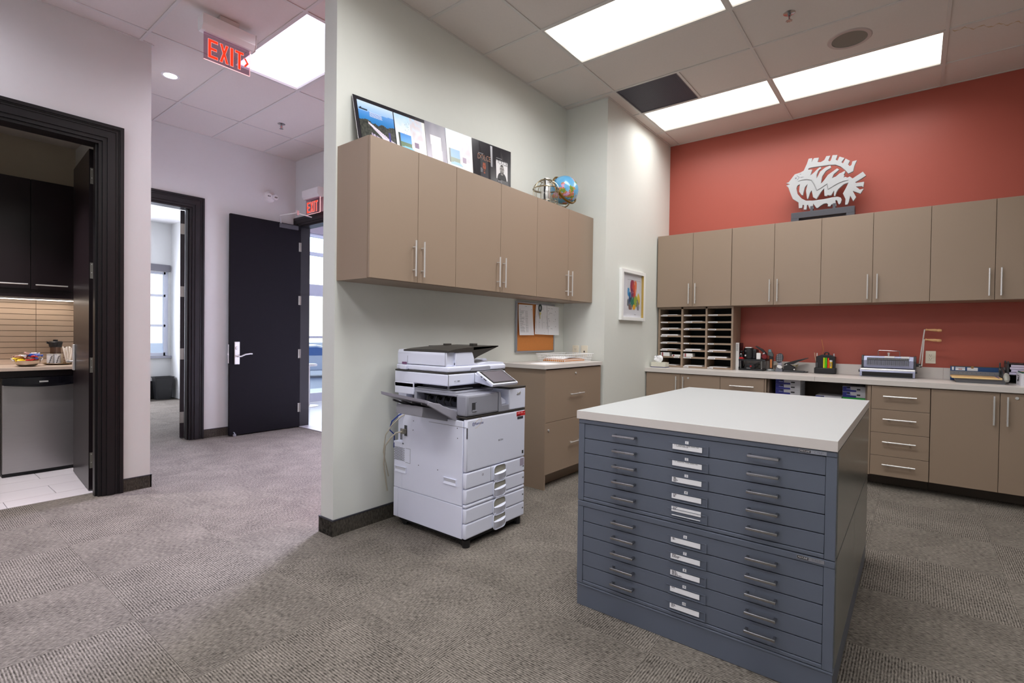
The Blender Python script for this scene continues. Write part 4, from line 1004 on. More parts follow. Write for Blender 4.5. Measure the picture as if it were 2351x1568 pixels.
def pprint(u0, u1, v0, v1, f, nu, nv, sh=.0):
    painted_grid('print', nu, nv, lambda a, c: pb(u0+(u1-u0)*a+sh*c, v0+(v1-v0)*c, .0012), f, PR, t, ROOT[t.name])
pprint(.018, .203, .075, .995, pic_villa, 70, 60)
pprint(.208, .385, .075, .995, pic_bath(False), 70, 60, .0)
pprint(.387, .516, .0, .995, pic_grey, 40, 50)
pprint(.518, .697, .0, .995, pic_bath(True), 70, 60)
pprint(.755, .815, .33, .83, pic_man((176, 84, 54), (34, 32, 44), (38, 36, 42)), 30, 40)
pprint(.878, .972, .30, .72, pic_man((168, 164, 162), (40, 40, 44), (214, 212, 214)), 40, 44)
pprint(.835, .851, .03, .50, lambda u, v: mixc((190, 190, 196), (70, 70, 76), abs(u-.5)*2*v), 4, 20)
b = B()
for k in range(8):
    for u0, w_ in ((.236+k*.0165, .012), (.572+k*.0155, .0115)):
        b.quad(pb(u0, .90, .0018), pb(u0+w_, .90, .0018), pb(u0+w_, .955, .0018), pb(u0, .955, .0018)); b.quad(pb(u0, .965, .0018), pb(u0+w_, .965, .0018), pb(u0+w_, .99, .0018), pb(u0, .99, .0018))
part('print', b, mat('thumbnail_grey', (110, 104, 120), .4), t, None)
b = B()
for r_ in range(5):
    strokes(b, lambda a, c, h: b.quad(pb(.075+a*.55, .245+r_*.020, .0018), pb(.075+c*.55, .245+r_*.020, .0018), pb(.075+c*.55, .252+r_*.020, .0018), pb(.075+a*.55, .252+r_*.020, .0018)), 34, .005)
part('print', b, PAPER, t, None)
def ptext(s, u, v, size, m, k=1.0):
    rt = (PB-PA).normalized(); dn = (PC-PB).normalized(); up = -dn; out = rt.cross(up).normalized(); up = out.cross(rt); p = pb(u, v, .0022)
    M = Matrix(((rt.x, up.x, out.x, p.x), (rt.y, up.y, out.y, p.y), (rt.z, up.z, out.z, p.z), (0, 0, 0, 1))) @ Matrix.Diagonal((k, 1, 1, 1))
    part('lettering', B().mesh(text_mesh(s, size, .0002), M), m, t, None)
ptext('DOLCE', .785, .36, .060, mat('bronze_print', (150, 110, 90), .4), .72)
ptext('DOLCE', .783, .935, .052, PAPER, .78); ptext('DOLCE', .923, .335, .048, mat('silver_print', (110, 110, 116), .4), .85); ptext('DOLCE', .915, .965, .052, PAPER, .78)
b = B()
for u0, v0, n_ in ((.743, .27, 22), (.755, .60, 8), (.755, .625, 10), (.755, .65, 10), (.755, .675, 9), (.880, .245, 26), (.89, .755, 20), (.888, .780, 21), (.89, .84, 14), (.90, .865, 12)):
    strokes(b, lambda a, c, h: b.quad(pb(u0+a*.42, v0, .0018), pb(u0+c*.42, v0, .0018), pb(u0+c*.42, v0+.012, .0018), pb(u0+a*.42, v0+.012, .0018)), n_, .006)
for u0, v0 in ((.812, .80), (.955, .86)): b.quad(pb(u0, v0, .0018), pb(u0+.010, v0, .0018), pb(u0+.010, v0+.04, .0018), pb(u0, v0+.04, .0018))
part('print', b, mat('silver_print2', (150, 150, 156), .4), t, None)
b = B(); e = [pb(.818+.010*math.cos(i*.35), .925+.045*math.sin(i*.35), .002) for i in range(18)]; b.tube(e, .0009, 5, closed=True)
e = [pb(.957+.010*math.cos(i*.35), .955+.04*math.sin(i*.35), .002) for i in range(18)]; b.tube(e, .0009, 5, closed=True)
part('print', b, mat('thumbnail_grey', (110, 104, 120), .4), t, None)

# globe
GC = Vector((4.185, 2.692, 2.700)); GR = .135
t = thing('globe', 'blue desk globe with a bronze ring on the end of the tan wall cabinet', 'globe', (4.185, 2.692, 2.47))
def globe_col(d):
    x, y, z = d; n1 = mnoise.fractal(Vector((x*1.7+3.1, y*1.7, z*1.7)), 1.0, 2.0, 5)
    lat = abs(z)
    c = mixc((70, 150, 206), (150, 206, 236), .5+.5*noise2(x*2, y*2+z, 1.0, 8))
    if n1 > .13:
        h = mnoise.noise(Vector((x*3+9, y*3, z*3)))
        c = (120, 150, 60) if h > .2 else ((196, 150, 90) if h > -.1 else ((206, 120, 90) if h > -.3 else (214, 160, 196)))
    if z > .86: c = (70, 120, 200) if n1 < .1 else (214, 170, 214)
    return c
me = bpy.data.meshes.new('sphere'); nu, nv = 72, 44; vs = []; fs = []; cols = []
tilt = Matrix.Rotation(math.radians(38), 3, 'Y') @ Matrix.Rotation(math.radians(12), 3, 'X')
for j in range(nv+1):
    for i in range(nu):
        th_, ph = math.pi*j/nv, 2*math.pi*i/nu; vs.append(Vector((math.sin(th_)*math.cos(ph), math.sin(th_)*math.sin(ph), math.cos(th_))))
for j in range(nv):
    for i in range(nu):
        q = (j*nu+i, (j+1)*nu+i, (j+1)*nu+(i+1) % nu, j*nu+(i+1) % nu); fs.append(q); cols.append(globe_col(sum((vs[k] for k in q), Vector())/4))
me.from_pydata([tilt @ v*GR+GC-Vector((4.185, 2.692, 2.47)) for v in vs], [], fs)
ca = me.color_attributes.new('print', 'FLOAT_COLOR', 'CORNER'); buf = []
for c in cols: buf.extend(lin(c)*4)
ca.data.foreach_set('color', buf); me.materials.append(painted('print_globe', .2, .3)); me.polygons.foreach_set('use_smooth', [True]*len(me.polygons))
o = bpy.data.objects.new('sphere', me); COL.objects.link(o); o.parent = t
BRZ = mat('bronze', (128, 96, 34), .35, .6, noise=.1)
nrm = Vector((-.053, -.868, .486)).normalized(); e1 = nrm.cross(Vector((0, 0, 1))).normalized(); e2 = nrm.cross(e1)
b = B(); N = 48
R0, R1, hw = GR+.008, GR+.020, .009
for i in range(N):
    a0, a1 = 2*math.pi*i/N, 2*math.pi*(i+1)/N
    def P(a, r, h): return GC+(e1*math.cos(a)+e2*math.sin(a))*r+nrm*h
    for (r0, h0), (r1, h1) in (((R0, -hw), (R1, -hw)), ((R1, -hw), (R1, hw)), ((R1, hw), (R0, hw)), ((R0, hw), (R0, -hw))):
        b.quad(P(a0, r0, h0), P(a1, r0, h0), P(a1, r1, h1), P(a0, r1, h1))
bmesh.ops.remove_doubles(b.bm, verts=b.bm.verts[:], dist=1e-5)
part('ring', b, BRZ, t, 40)
pts = [GC+Vector((math.cos(a)*(GR+.022), .02, math.sin(a)*(GR+.022))) for a in [math.radians(x) for x in range(-90, 31, 10)]]
part('arm', B().tube(pts, .006, 8), BRZ, t)
part('pivot', B().cyl(pts[-1], GC+Vector((math.cos(.52)*GR, .01, math.sin(.52)*GR)), .008, 10), BRZ, t)
part('stand', B().lathe([(0, 0), (.075, 0), (.07, .012), (.02, .022), (.012, .05), (.012, .074), (0, .074)], (4.185, 2.712, 2.471), 24), BRZ, t)
# wire cage lantern
t = thing('wire_lantern', 'silver lamp in a round wire cage beside the globe', 'lantern', (3.825, 2.66, 2.471))
c0 = Vector((3.825, 2.66, 2.471)); b = B()
def ring(z, r, tr): b.tube([c0+Vector((r*math.cos(i*math.pi/14), r*math.sin(i*math.pi/14), z)) for i in range(28)], tr, 6, closed=True)
ring(.148, .118, .0045); ring(.155, .112, .003); ring(.03, .110, .003); ring(.004, .105, .004); ring(.225, .055, .0035)
for k in range(10):
    a = 2*math.pi*k/10+.2; d = Vector((math.cos(a), math.sin(a), 0))
    b.tube([c0+d*.105+Vector((0, 0, .004)), c0+d*.112+Vector((0, 0, .08)), c0+d*.114+Vector((0, 0, .148))], .0028, 6)
for k in range(4):
    a = math.pi*k/4+.5; d = Vector((math.cos(a), math.sin(a), 0))
    b.tube([c0+d*.115*math.cos(x)+Vector((0, 0, .148+.085*math.sin(x))) for x in [math.pi*i/14 for i in range(15)]], .0035, 6)
part('cage', b, mat('pale_bronze', (176, 164, 140), .25, .9), t)
part('lamp', B().lathe([(0, .0), (.07, 0), (.07, .012), (.02, .02), (.02, .05), (.035, .06), (.042, .11), (.034, .17), (.030, .215), (.024, .228), (0, .228)], c0, 24), CHROME, t, 40)
part('cap', B().cyl(c0+Vector((0, 0, .229)), c0+Vector((0, 0, .246)), .034, 18), CHROME, t)
part('bracket', B().box(3.785, 3.80, 2.64, 2.655, 2.49, 2.71), DGREY, t)

# corkboard and papers
t = thing('corkboard', 'small framed corkboard hanging under the tan wall cabinets', 'board', (3.99, 2.88, 1.37))
part('cork', B().box(3.692, 4.296, 2.868, 2.8825, 1.146, 1.594), CORK, t, None)
b = B().box(3.680, 4.308, 2.862, 2.8825, 1.132, 1.148, .003).box(3.680, 4.308, 2.862, 2.8825, 1.590, 1.606, .003).box(3.680, 3.696, 2.862, 2.8825, 1.148, 1.590, .003).box(4.292, 4.308, 2.862, 2.8825, 1.148, 1.590, .003)
part('frame', b, ALU, t)
def sheet(label, P, y, rows, table=False, bars=()):
    # P: corners (x,z): tl tr br bl, hung slightly off the board with a curl at the bottom
    t = thing('paper_sheet', label, 'paper', ((P[0][0]+P[1][0])/2, y, P[3][1]), group='papers on the corkboard')
    def S_(u, v, off=0):
        x = (P[0][0]*(1-u)+P[1][0]*u)*(1-v)+(P[3][0]*(1-u)+P[2][0]*u)*v; z = (P[0][1]*(1-u)+P[1][1]*u)*(1-v)+(P[3][1]*(1-u)+P[2][1]*u)*v
        return Vector((x, y-.012*v*v-off-.004*math.sin(u*3), z))
    b = B(); n = 8
    for i in range(n):
        for j in range(n): b.quad(S_(i/n, j/n), S_((i+1)/n, j/n), S_((i+1)/n, (j+1)/n), S_(i/n, (j+1)/n))
    bmesh.ops.remove_doubles(b.bm, verts=b.bm.verts[:], dist=1e-5)
    bmesh.ops.solidify(b.bm, geom=b.bm.faces[:], thickness=.0006)
    sh = part('sheet', b, PAPER, t, 60)
    b = B()
    def dash(u0, u1, v, h): b.quad(S_(u0, v, .001), S_(u1, v, .001), S_(u1, v+h, .001), S_(u0, v+h, .001))
    for r_ in rows:
        v, us = r_
        for u0, u1 in us: dash(u0, u1, v, .007)
    part('print', b, INKG, t, None)
    b = B(); k = 0
    for v, u0, u1 in bars: dash(u0, u1, v, .018); k += 1
    if table:
        for v in (.40, .57, .60, .72, .76, .79): dash(.05, .9, v, .004)
        for u in (.05, .28, .52, .9): b.quad(S_(u, .35, .001), S_(u+.008, .35, .001), S_(u+.008, .80, .001), S_(u, .80, .001))
        k += 1
    if k: part('print', b, mat('grey_band', (110, 108, 120), .7), t, None)
sheet('white phone list sheet pinned at the left of the corkboard', [(3.702, 1.577), (3.919, 1.580), (3.933, 1.296), (3.708, 1.294)], 2.860,
      [(.20+.03*i, [(.06, .06+.12+.22*random.random()), (.44, .52), (.54, .60)]) for i in range(24)]+[(.05, [(.42, .56)])], bars=[(.145, .08, .92)])
sheet('tilted white table sheet pinned in the middle of the corkboard, under the key', [(3.972, 1.588), (4.155, 1.590), (4.178, 1.300), (3.944, 1.305)], 2.858,
      [(.10, [(.55, .62), (.66, .70)]), (.14, [(.52, .66)]), (.58, [(.30, .36), (.62, .70)]), (.93, [(.08, .7)])], table=True)
sheet('white form sheet overhanging the right edge of the corkboard', [(4.150, 1.590), (4.362, 1.582), (4.353, 1.299), (4.172, 1.300)], 2.853,
      [(.09, [(.08, .45)]), (.25, [(.15, .4)]), (.30, [(.1, .6)]), (.50, [(.1, .7)]), (.53, [(.1, .55)]), (.78, [(.2, .35)])], bars=[(.17, .06, .7), (.44, .06, .7), (.70, .06, .7)])
t = thing('key_ring', 'brass key on a dark green tag pinned to the corkboard', 'key', (4.022, 2.852, 1.47))
part('tag', B().lathe([(.018, 0), (.03, 0), (.03, .006), (.018, .006), (.018, 0)], seg=22, M=Matrix.Translation((4.022, 2.846, 1.558)) @ Matrix.Rotation(math.pi/2, 4, 'X'), sq=(.85, 1.25)), mat('dark_green', (34, 58, 54), .35), t)
part('key', B().cyl((4.024, 2.8455, 1.505), (4.024, 2.842, 1.505), .013, 14).box(4.020, 4.027, 2.843, 2.8455, 1.455, 1.495), mat('brass', (190, 182, 120), .3, .8), t)
part('ring', B().tube([(4.024+.010*math.cos(i*.5), 2.844, 1.520+.012*math.sin(i*.5)) for i in range(13)], .0012, 5, closed=True), CHROME, t)

def outlet(label, M, kind):
    t = thing('wall_outlet', label, 'outlet', M.to_translation(), group=None)
    pl = part('face_plate', B().box(-.037, .037, -.058, .058, 0, .006, .002, M=M), IVORY, t)
    if kind == 'duplex':
        part('receptacle', B().box(-.017, .017, -.034, .034, .006, .0085, .002, M=M), IVORY, pl)
        b = B()
        for zc in (.017, -.017): b.box(-.008, -.0055, zc-.001, zc+.007, .0085, .009, M=M).box(.0055, .008, zc-.001, zc+.007, .0085, .009, M=M).cyl(M @ Vector((0, zc-.007, .0085)), M @ Vector((0, zc-.007, .009)), .0025, 8)
        part('slots', b, INK, pl, None)
    else:
        part('jack', B().box(-.007, .007, -.012, .004, .006, .0065, M=M), INK, pl, None)
    part('screw', B().cyl(M @ Vector((0, .047, .006)), M @ Vector((0, .047, .007)), .003, 8).cyl(M @ Vector((0, -.047, .006)), M @ Vector((0, -.047, .007)), .003, 8), IVORY, pl)
outlet('ivory duplex outlet by the inner wall corner, behind the wire basket', facing((-1, 0, 0), (4.5, 2.729, 1.139)), 'duplex')
outlet('ivory telephone jack plate right of its neighbouring outlet, behind the wire basket', facing((-1, 0, 0), (4.5, 2.626, 1.140)), 'jack')
outlet('ivory duplex outlet on the red wall beside the binding machine', facing((-1, 0, 0), (6.12, -.109, 1.141)), 'duplex')

# wire basket and its papers
t = thing('wire_basket', 'white wire letter basket lying on the lateral file top', 'basket', (4.18, 2.63, 1.0485))
b = B(); x0, x1, y0, y1, zb, zt = 3.93, 4.40, 2.50, 2.78, 1.052, 1.122
def rect(z, e, r): b.tube([(x0-e, y0-e, z), (x1+e, y0-e, z), (x1+e, y1+e, z), (x0-e, y1+e, z)], r, 6, closed=True)
rect(zt, .022, .0048); rect(zb, 0, .003); rect(zb+.022, .007, .0022); rect(zb+.045, .014, .0018)
nx, ny = 22, 13
for i in range(nx+1):
    x = x0+(x1-x0)*i/nx; b.tube([(x, y0-.022, zt), (x, y0, zb), (x, y1, zb), (x, y1+.022, zt)], .002, 5)
for j in range(ny+1):
    y = y0+(y1-y0)*j/ny; b.tube([(x0-.022, y, zt), (x0, y, zb), (x1, y, zb), (x1+.022, y, zt)], .002, 5)
part('wires', b, WHT, t)
MAN = mat('manila', (214, 140, 66), .7)
single('envelope_stack', B().box(3.95, 4.33, 2.525, 2.75, 1.0545, 1.068).box(3.955, 4.30, 2.53, 2.745, 1.0685, 1.078), MAN, 'orange-brown envelopes lying in the white wire basket', 'envelope', (4.14, 2.64, 1.0545), smooth=None)
b = B(); P0 = [(3.96, 1.0835), (4.08, 1.097), (4.16, 1.095), (4.24, 1.088), (4.33, 1.084), (4.38, 1.083)]
b.prism(P0+[(x, z-.004) for x, z in reversed(P0)], 'y', 2.53, 2.74)
single('paper_stack', b, PAPER, 'curved white papers on top of the envelopes in the wire basket', 'paper', (4.17, 2.64, 1.0795))
b = B().prism([(3.60, 2.66), (3.545, 2.445), (3.76, 2.435), (3.835, 2.64)], 'z', 1.0483, 1.0492)
single('paper_sheet', b, PAPER, 'loose white sheet lying at the corner of the lateral file top', 'paper', (3.68, 2.55, 1.0483), smooth=None)

# framed picture on the white column
t = thing('picture_frame', 'white framed abstract watercolour on the white column wall', 'picture', (5.09, 2.405, 1.73))
FW = mat('frame_white', (240, 240, 238), .45)
b = B().box(4.80, 4.845, 2.372, 2.4048, 1.465, 1.998, .002).box(5.335, 5.382, 2.372, 2.4048, 1.465, 1.998, .002).box(4.845, 5.335, 2.372, 2.4048, 1.465, 1.500, .002).box(4.845, 5.335, 2.372, 2.4048, 1.963, 1.998, .002)
part('frame', b, FW, t)
part('fillet', B().box(5.330, 5.3355, 2.3735, 2.404, 1.502, 1.961), mat('gold_fillet', (190, 160, 84), .4), t, None)
part('mat_board', B().box(4.845, 5.330, 2.398, 2.4045, 1.500, 1.963), mat('mat_board', (232, 232, 240), .8), t, None)
def art(u, v):
    n1 = noise2(u*1.6, v*.8, 4, 11); n2 = noise2(u*3, v, 7, 3); c = (226, 226, 234); uu = u+.05*n1; vv = v+.05*n2
    def blob(cu, cv, ru, rv, col, k=1.0):
        nonlocal c
        e = ((uu-cu)/ru)**2+((vv-cv)/rv)**2
        if e < 1: c = mixc(c, col, k*min(1, (1-e)*2.2))
    blob(.38, .24, .16, .34, (150, 40, 80)); blob(.52, .34, .16, .34, (206, 70, 60)); blob(.62, .22, .10, .26, (236, 120, 70)); blob(.36, .45, .12, .2, (120, 34, 84))
    blob(.08, .42, .10, .16, (30, 140, 206)); blob(.2, .62, .12, .24, (24, 96, 150)); blob(.26, .70, .10, .14, (40, 36, 84))
    blob(.42, .74, .18, .20, (20, 116, 100)); blob(.66, .70, .16, .22, (150, 176, 60)); blob(.88, .62, .12, .22, (230, 196, 70)); blob(.8, .8, .10, .18, (120, 120, 96))
    blob(.52, .90, .13, .10, (240, 170, 30)); blob(.22, .92, .16, .12, (130, 96, 92)); blob(.84, .93, .1, .1, (140, 140, 150)); blob(.06, .78, .08, .14, (96, 104, 112))
    if n2 > .42: c = mixc(c, (236, 236, 240), .6)
    return c
painted_grid('artwork', 44, 56, lambda a, c: Vector((4.978+.316*a, 2.3975, 1.899-.318*c)), art, painted('print_matte', .7), t, ROOT[t.name])
part('art_edge', B().box(4.976, 5.296, 2.3968, 2.398, 1.8995, 1.901).box(5.2945, 5.296, 2.3968, 2.398, 1.60, 1.90), INKG, t, None)
part('glazing', B().box(4.845, 5.330, 2.390, 2.3915, 1.500, 1.963), glass('picture_glass', (252, 252, 252)), t, None)
b = B(); strokes(b, lambda a, c, h: b.box(5.15+a, 5.15+c, 2.397, 2.398, 1.530, 1.530+h), 16, .004); part('caption', b, INKG, t, None)

# ================================================================== FISH SCULPTURE
FISH = [(1090,2909),(1065,2915),(1011,2986),(958,2996),(930,3009),(903,3074),(889,3122),(857,3121),(861,3084),(843,3118),(798,3114),(810,3072),(783,3066),(751,3081),(735,3117),(700,3113),(717,3069),(708,3058),(697,3065),(682,3115),(640,3108),(653,3064),(639,3052),(624,3089),(580,3066),(606,3029),(593,3017),(572,3059),(536,3030),(551,2997),(538,2979),(523,2987),(517,3021),(479,3025),(499,2974),(508,2923),(548,2907),(576,2948),(612,2988),(656,3015),(710,3023),(787,3025),(856,3027),(886,3023),(890,3010),(853,3005),(864,2971),(870,2949),(854,2961),(836,2976),(809,3003),(784,3020),(775,3004),(799,2985),(815,2946),(814,2911),(801,2938),(786,2972),(741,3005),(698,3017),(691,2993),(736,2968),(766,2921),(778,2849),(752,2876),(717,2928),(642,2977),(623,2962),(668,2924),(682,2888),(649,2900),(619,2925),(608,2926),(580,2940),(571,2932),(584,2903),(578,2892),(586,2878),(570,2881),(553,2870),(536,2879),(512,2855),(430,2906),(404,2863),(438,2841),(488,2815),(485,2807),(418,2807),(424,2753),(436,2768),(483,2771),(452,2738),(419,2742),(445,2696),(507,2732),(479,2669),(503,2632),(527,2689),(538,2632),(548,2608),(569,2608),(566,2664),(589,2722),(564,2772),(545,2820),(582,2811),(625,2772),(642,2743),(651,2708),(664,2710),(662,2762),(686,2719),(711,2723),(715,2729),(720,2719),(744,2723),(748,2797),(768,2774),(786,2745),(812,2702),(843,2725),(856,2794),(869,2775),(885,2716),(896,2718),(907,2802),(894,2864),(917,2836),(933,2758),(944,2760),(969,2802),(963,2876),(985,2863),(993,2838),(983,2782),(944,2728),(905,2700),(849,2692),(757,2691),(672,2699),(632,2698),(606,2686),(596,2664),(605,2629),(618,2618),(627,2632),(634,2657),(643,2666),(649,2661),(640,2606),(653,2615),(671,2607),(673,2629),(680,2630),(691,2610),(715,2614),(711,2634),(723,2646),(748,2645),(779,2626),(797,2610),(811,2611),(839,2658),(841,2637),(834,2610),(871,2610),(886,2655),(895,2651),(897,2608),(924,2611),(921,2654),(933,2662),(936,2630),(968,2632),(972,2691),(1025,2735),(1046,2792),(1069,2861),(1088,2884),(1055,2891)]
FWH = mat('cast_white', (176, 177, 179), .55, noise=.03, nscale=30, bump=.15, bscale=60)
t = thing('fish_sculpture', 'white cut-out fish skeleton sculpture on a dark stand above the wall cabinets', 'sculpture', (5.94, .75, 2.471))
part('fish', B().prism([(y/1000, z/1000) for y, z in FISH], 'x', 5.925, 5.955, bev=.0025), FWH, t, 40)
sp = [(981,2910),(938,2917),(900,2915),(858,2900),(834,2854),(810,2789),(769,2811),(724,2840),(714,2784),(670,2810),(626,2831),(583,2844),(544,2844)]
part('spine_groove_shade', B().tube([(5.9248, y/1000, z/1000) for y, z in sp], [.002]+[.005]*11+[.002], 6), mat('groove_shade_tone', (150, 150, 152), .7), t)  # spine groove drawn as a raised strip, its shade put into the darker tone
part('eye', B().cyl((5.923, 1.0, 2.944), (5.926, 1.0, 2.944), .007, 12), INKG, t)
b = B()
for L_ in ([(991,2970),(969,2947),(988,2923)], [(965,2979),(953,2977)], [(957,2945),(931,2946)]): b.tube([(5.9245, y/1000, z/1000) for y, z in L_], .0018, 5)
part('gill_mark', b, INKG, t)
STD = mat('stand_slate', (70, 70, 78), .45)
part('stand', B().box(5.90, 5.99, .487, 1.032, 2.525, 2.585, .002).box(5.90, 5.99, .487, .555, 2.471, 2.525).box(5.90, 5.99, .962, 1.032, 2.471, 2.525).box(5.955, 5.99, .555, .962, 2.471, 2.525), STD, t)
for y in (.852, .658): part('clip', B().box(5.917, 5.925, y-.012, y+.012, 2.585, 2.636).box(5.955, 5.963, y-.012, y+.012, 2.585, 2.636).box(5.925, 5.955, y-.012, y+.012, 2.585, 2.605), STD, t, None)

# ================================================================== THINGS ON THE LONG COUNTER
ZT = .9465
# tissue box
t = thing('tissue_box', 'pale tissue box with a white tissue at the left end of the counter', 'box', (5.64, 2.30, ZT))
part('box', B().box(5.59, 5.70, 2.215, 2.385, ZT+.006, ZT+.058, .002), mat('tissue_print', (206, 204, 190), .6, noise=.08, nscale=60), t)
part('base', B().box(5.588, 5.702, 2.213, 2.387, ZT, ZT+.007), mat('navy_card', (44, 44, 96), .6), t, None)
me = bmesh.new(); b = B(); n = 14; Vg = []
for i in range(n+1):
    row = []
    for j in range(9):
        a = 2*math.pi*i/n; k = j/8; r_ = .022*(1-k)+.008*k+.028*math.sin(k*2.6)
        row.append((5.645+r_*.55*math.cos(a)+.006*math.sin(3*a+j), 2.315+r_*math.sin(a)*1.25+.025*k*(1 if i % 2 else -.4)*.5, ZT+.056+.072*k*(1+.18*math.sin(2*a))))
    Vg.append(row)
for i in range(n):
    for j in range(8): b.quad(Vg[i][j], Vg[i+1][j], Vg[i+1][j+1], Vg[i][j+1])
bmesh.ops.remove_doubles(b.bm, verts=b.bm.verts[:], dist=1e-5); part('tissue', b, PAPER, t, 60)
# binder box
t = thing('file_box', 'tall white file box with a clear side standing beside the mail sorter', 'box', (6.0, 1.527, ZT))
part('spine', B().box(5.915, 5.925, 1.515, 1.549, ZT, 1.243, .001), WHT, t)
part('shell', B().box(5.925, 6.09, 1.515, 1.518, ZT, 1.24).box(5.925, 6.09, 1.546, 1.549, ZT, 1.24).box(6.087, 6.09, 1.518, 1.546, ZT, 1.24), glass('clear_plastic', (226, 226, 232), .1), t, None)
part('papers', B().box(5.93, 6.05, 1.521, 1.541, ZT+.002, 1.11), PAPER, t, None)
b = B()
for y in (1.539, 1.528):
    for k in range(9): b.box(5.9143, 5.915, y-.0025, y+.0025, 1.222-k*.0085, 1.228-k*.0085)
part('spine_text', b, INK, t, None)
# two-tier desk tray
t = thing('desk_tray', 'black two-tier desk tray holding the sharpener and stapler', 'tray', (6.0, 1.405, ZT))
part('lower_tray', B().box(5.895, 6.085, 1.268, 1.513, ZT, ZT+.018, .003).box(5.895, 6.085, 1.503, 1.513, ZT+.018, ZT+.034), BLK, t)
part('upper_tray', B().box(5.895, 6.085, 1.245, 1.513, 1.052, 1.068, .003), BLK, t)
for x, y in ((5.91, 1.495), (5.91, 1.285), (6.07, 1.495), (6.07, 1.285)): part('post', B().cyl((x, y, ZT+.017), (x, y, 1.053), .0055, 10), CHROMED, t)
part('back_wall', B().box(6.075, 6.085, 1.27, 1.51, 1.068, 1.12), BLK, t)
t = thing('hand_stamp', 'black desk stamp with a red foot at the left of the upper desk tray', 'stamp', (5.925, 1.505, 1.0685))
part('foot', B().prism([(1.51, 1.0685), (1.462, 1.0685), (1.475, 1.088), (1.498, 1.092), (1.506, 1.084)], 'x', 5.90, 5.94, bev=.002), mat('signal_red', (196, 24, 30), .35), t)
part('body', B().lathe([(0, .018), (.022, .018), (.018, .045), (.008, .055), (.008, .066), (.020, .078), (.019, .088), (0, .092)], (5.92, 1.49, 1.0685), 16), BLK, t)
part('badge', B().box(5.898, 5.900, 1.484, 1.498, 1.118, 1.126), WHT, t, None)
t = thing('pencil_sharpener', 'black electric pencil sharpener with a white card on top', 'sharpener', (5.99, 1.425, 1.0685))
part('body', B().box(5.94, 6.06, 1.345, 1.40, 1.0685, 1.176, .012).lathe([(0, 0), (.048, 0), (.054, .02), (.055, .085), (.050, .112), (.040, .118), (0, .118)], (5.965, 1.425, 1.0685), 26), BLK, t)
part('top_card', B().box(5.925, 6.0, 1.392, 1.455, 1.187, 1.197, .002), WHT, t)
part('inlet', B().cyl((5.914, 1.445, 1.155), (5.909, 1.445, 1.155), .010, 14), DGREY, t)
part('badge', B().box(5.908, 5.911, 1.440, 1.454, 1.098, 1.115), CHROME, t, None)
t = thing('stapler', 'black stapler with a raised arm on the upper desk tray', 'stapler', (5.97, 1.285, 1.0685))
part('arm', B().prism([(1.362, 1.207), (1.352, 1.212), (1.290, 1.180), (1.250, 1.138), (1.246, 1.122), (1.256, 1.116), (1.300, 1.160)], 'x', 5.945, 5.985, bev=.003), BLK, t)
part('base', B().prism([(1.30, 1.0685), (1.246, 1.0685), (1.246, 1.125), (1.252, 1.128), (1.262, 1.09), (1.30, 1.082)], 'x', 5.95, 5.985, bev=.002), DGREY, t)
part('hinge_plate', B().prism([(1.285, 1.128), (1.268, 1.145), (1.258, 1.115), (1.268, 1.098)], 'x', 5.943, 5.9465), CHROME, t, None)
single('white_gadget', B().box(5.905, 5.932, 1.296, 1.338, 1.0685, 1.138, .006).box(5.902, 5.906, 1.305, 1.329, 1.082, 1.110, .001), WHT, 'small white plastic block standing on the front edge of the upper desk tray', 'gadget', (5.92, 1.305, 1.0685))
single('ink_pad', B().lathe([(0, -.010), (.024, -.010), (.0295, 0), (.024, .010), (0, .010)], seg=24, M=Matrix.Translation((5.925, 1.262, 1.099)) @ Matrix.Rotation(math.radians(90), 4, 'Y')), mat('dark_red', (112, 16, 22), .35), 'round dark red roller at the right end of the upper desk tray', 'gadget', (5.925, 1.262, 1.0685))
t = thing('tape_dispenser', 'black tape gun lying on the lower desk tray with a red mark', 'dispenser', (5.95, 1.39, ZT+.0185))
part('body', B().prism([(1.465, .966), (1.36, .966), (1.352, .99), (1.37, 1.012), (1.41, 1.022), (1.45, 1.01), (1.462, .99)], 'x', 5.93, 5.96, bev=.003), BLK, t)
part('handle', B().tube([(5.945, 1.37, 1.005), (5.945, 1.34, 1.018), (5.945, 1.315, 1.030), (5.945, 1.31, 1.015), (5.945, 1.335, .995), (5.945, 1.365, .992)], .007, 8), BLK, t)
part('mark', B().box(5.928, 5.930, 1.388, 1.405, .985, .998), mat('signal_red', (196, 24, 30), .35), t, None)
part('blade', B().box(5.926, 5.93, 1.40, 1.44, .968, .971), CHROME, t, None)
t = thing('staple_gun', 'upright tool with an orange-brown grip on a grey dish beside the desk tray', 'tool', (5.985, 1.208, ZT))
part('dish', B().lathe([(0, 0), (.040, 0), (.042, .010), (.036, .022), (0, .024)], (5.985, 1.21, ZT), 26, sq=(.9, 1)), mat('dish_grey', (132, 140, 142), .4), t)
part('label', B().box(5.943, 5.9455, 1.196, 1.226, ZT+.009, ZT+.016), WHT, t, None)
part('shaft', B().prism([(1.223, ZT+.022), (1.19, ZT+.022), (1.186, 1.09), (1.192, 1.115), (1.225, 1.115), (1.226, 1.06)], 'x', 5.975, 6.0, bev=.003), BLK, t)
part('grip', B().box(5.971, 5.976, 1.196, 1.216, ZT+.034, 1.072, .001), mat('amber_grip', (196, 118, 60), .4), t)
part('head', B().prism([(1.24, 1.115), (1.19, 1.10), (1.184, 1.12), (1.202, 1.152), (1.24, 1.152)], 'x', 5.97, 6.005, bev=.004), mat('tool_grey', (84, 92, 92), .45), t)
part('cap', B().cyl((5.987, 1.223, 1.152), (5.987, 1.223, 1.176), .018, 16, .014), mat('tool_teal', (116, 150, 160), .4), t)
t = thing('label_stamp', 'upright oval ribbed pad hinged on a grey stand', 'stamp', (5.99, 1.13, ZT))
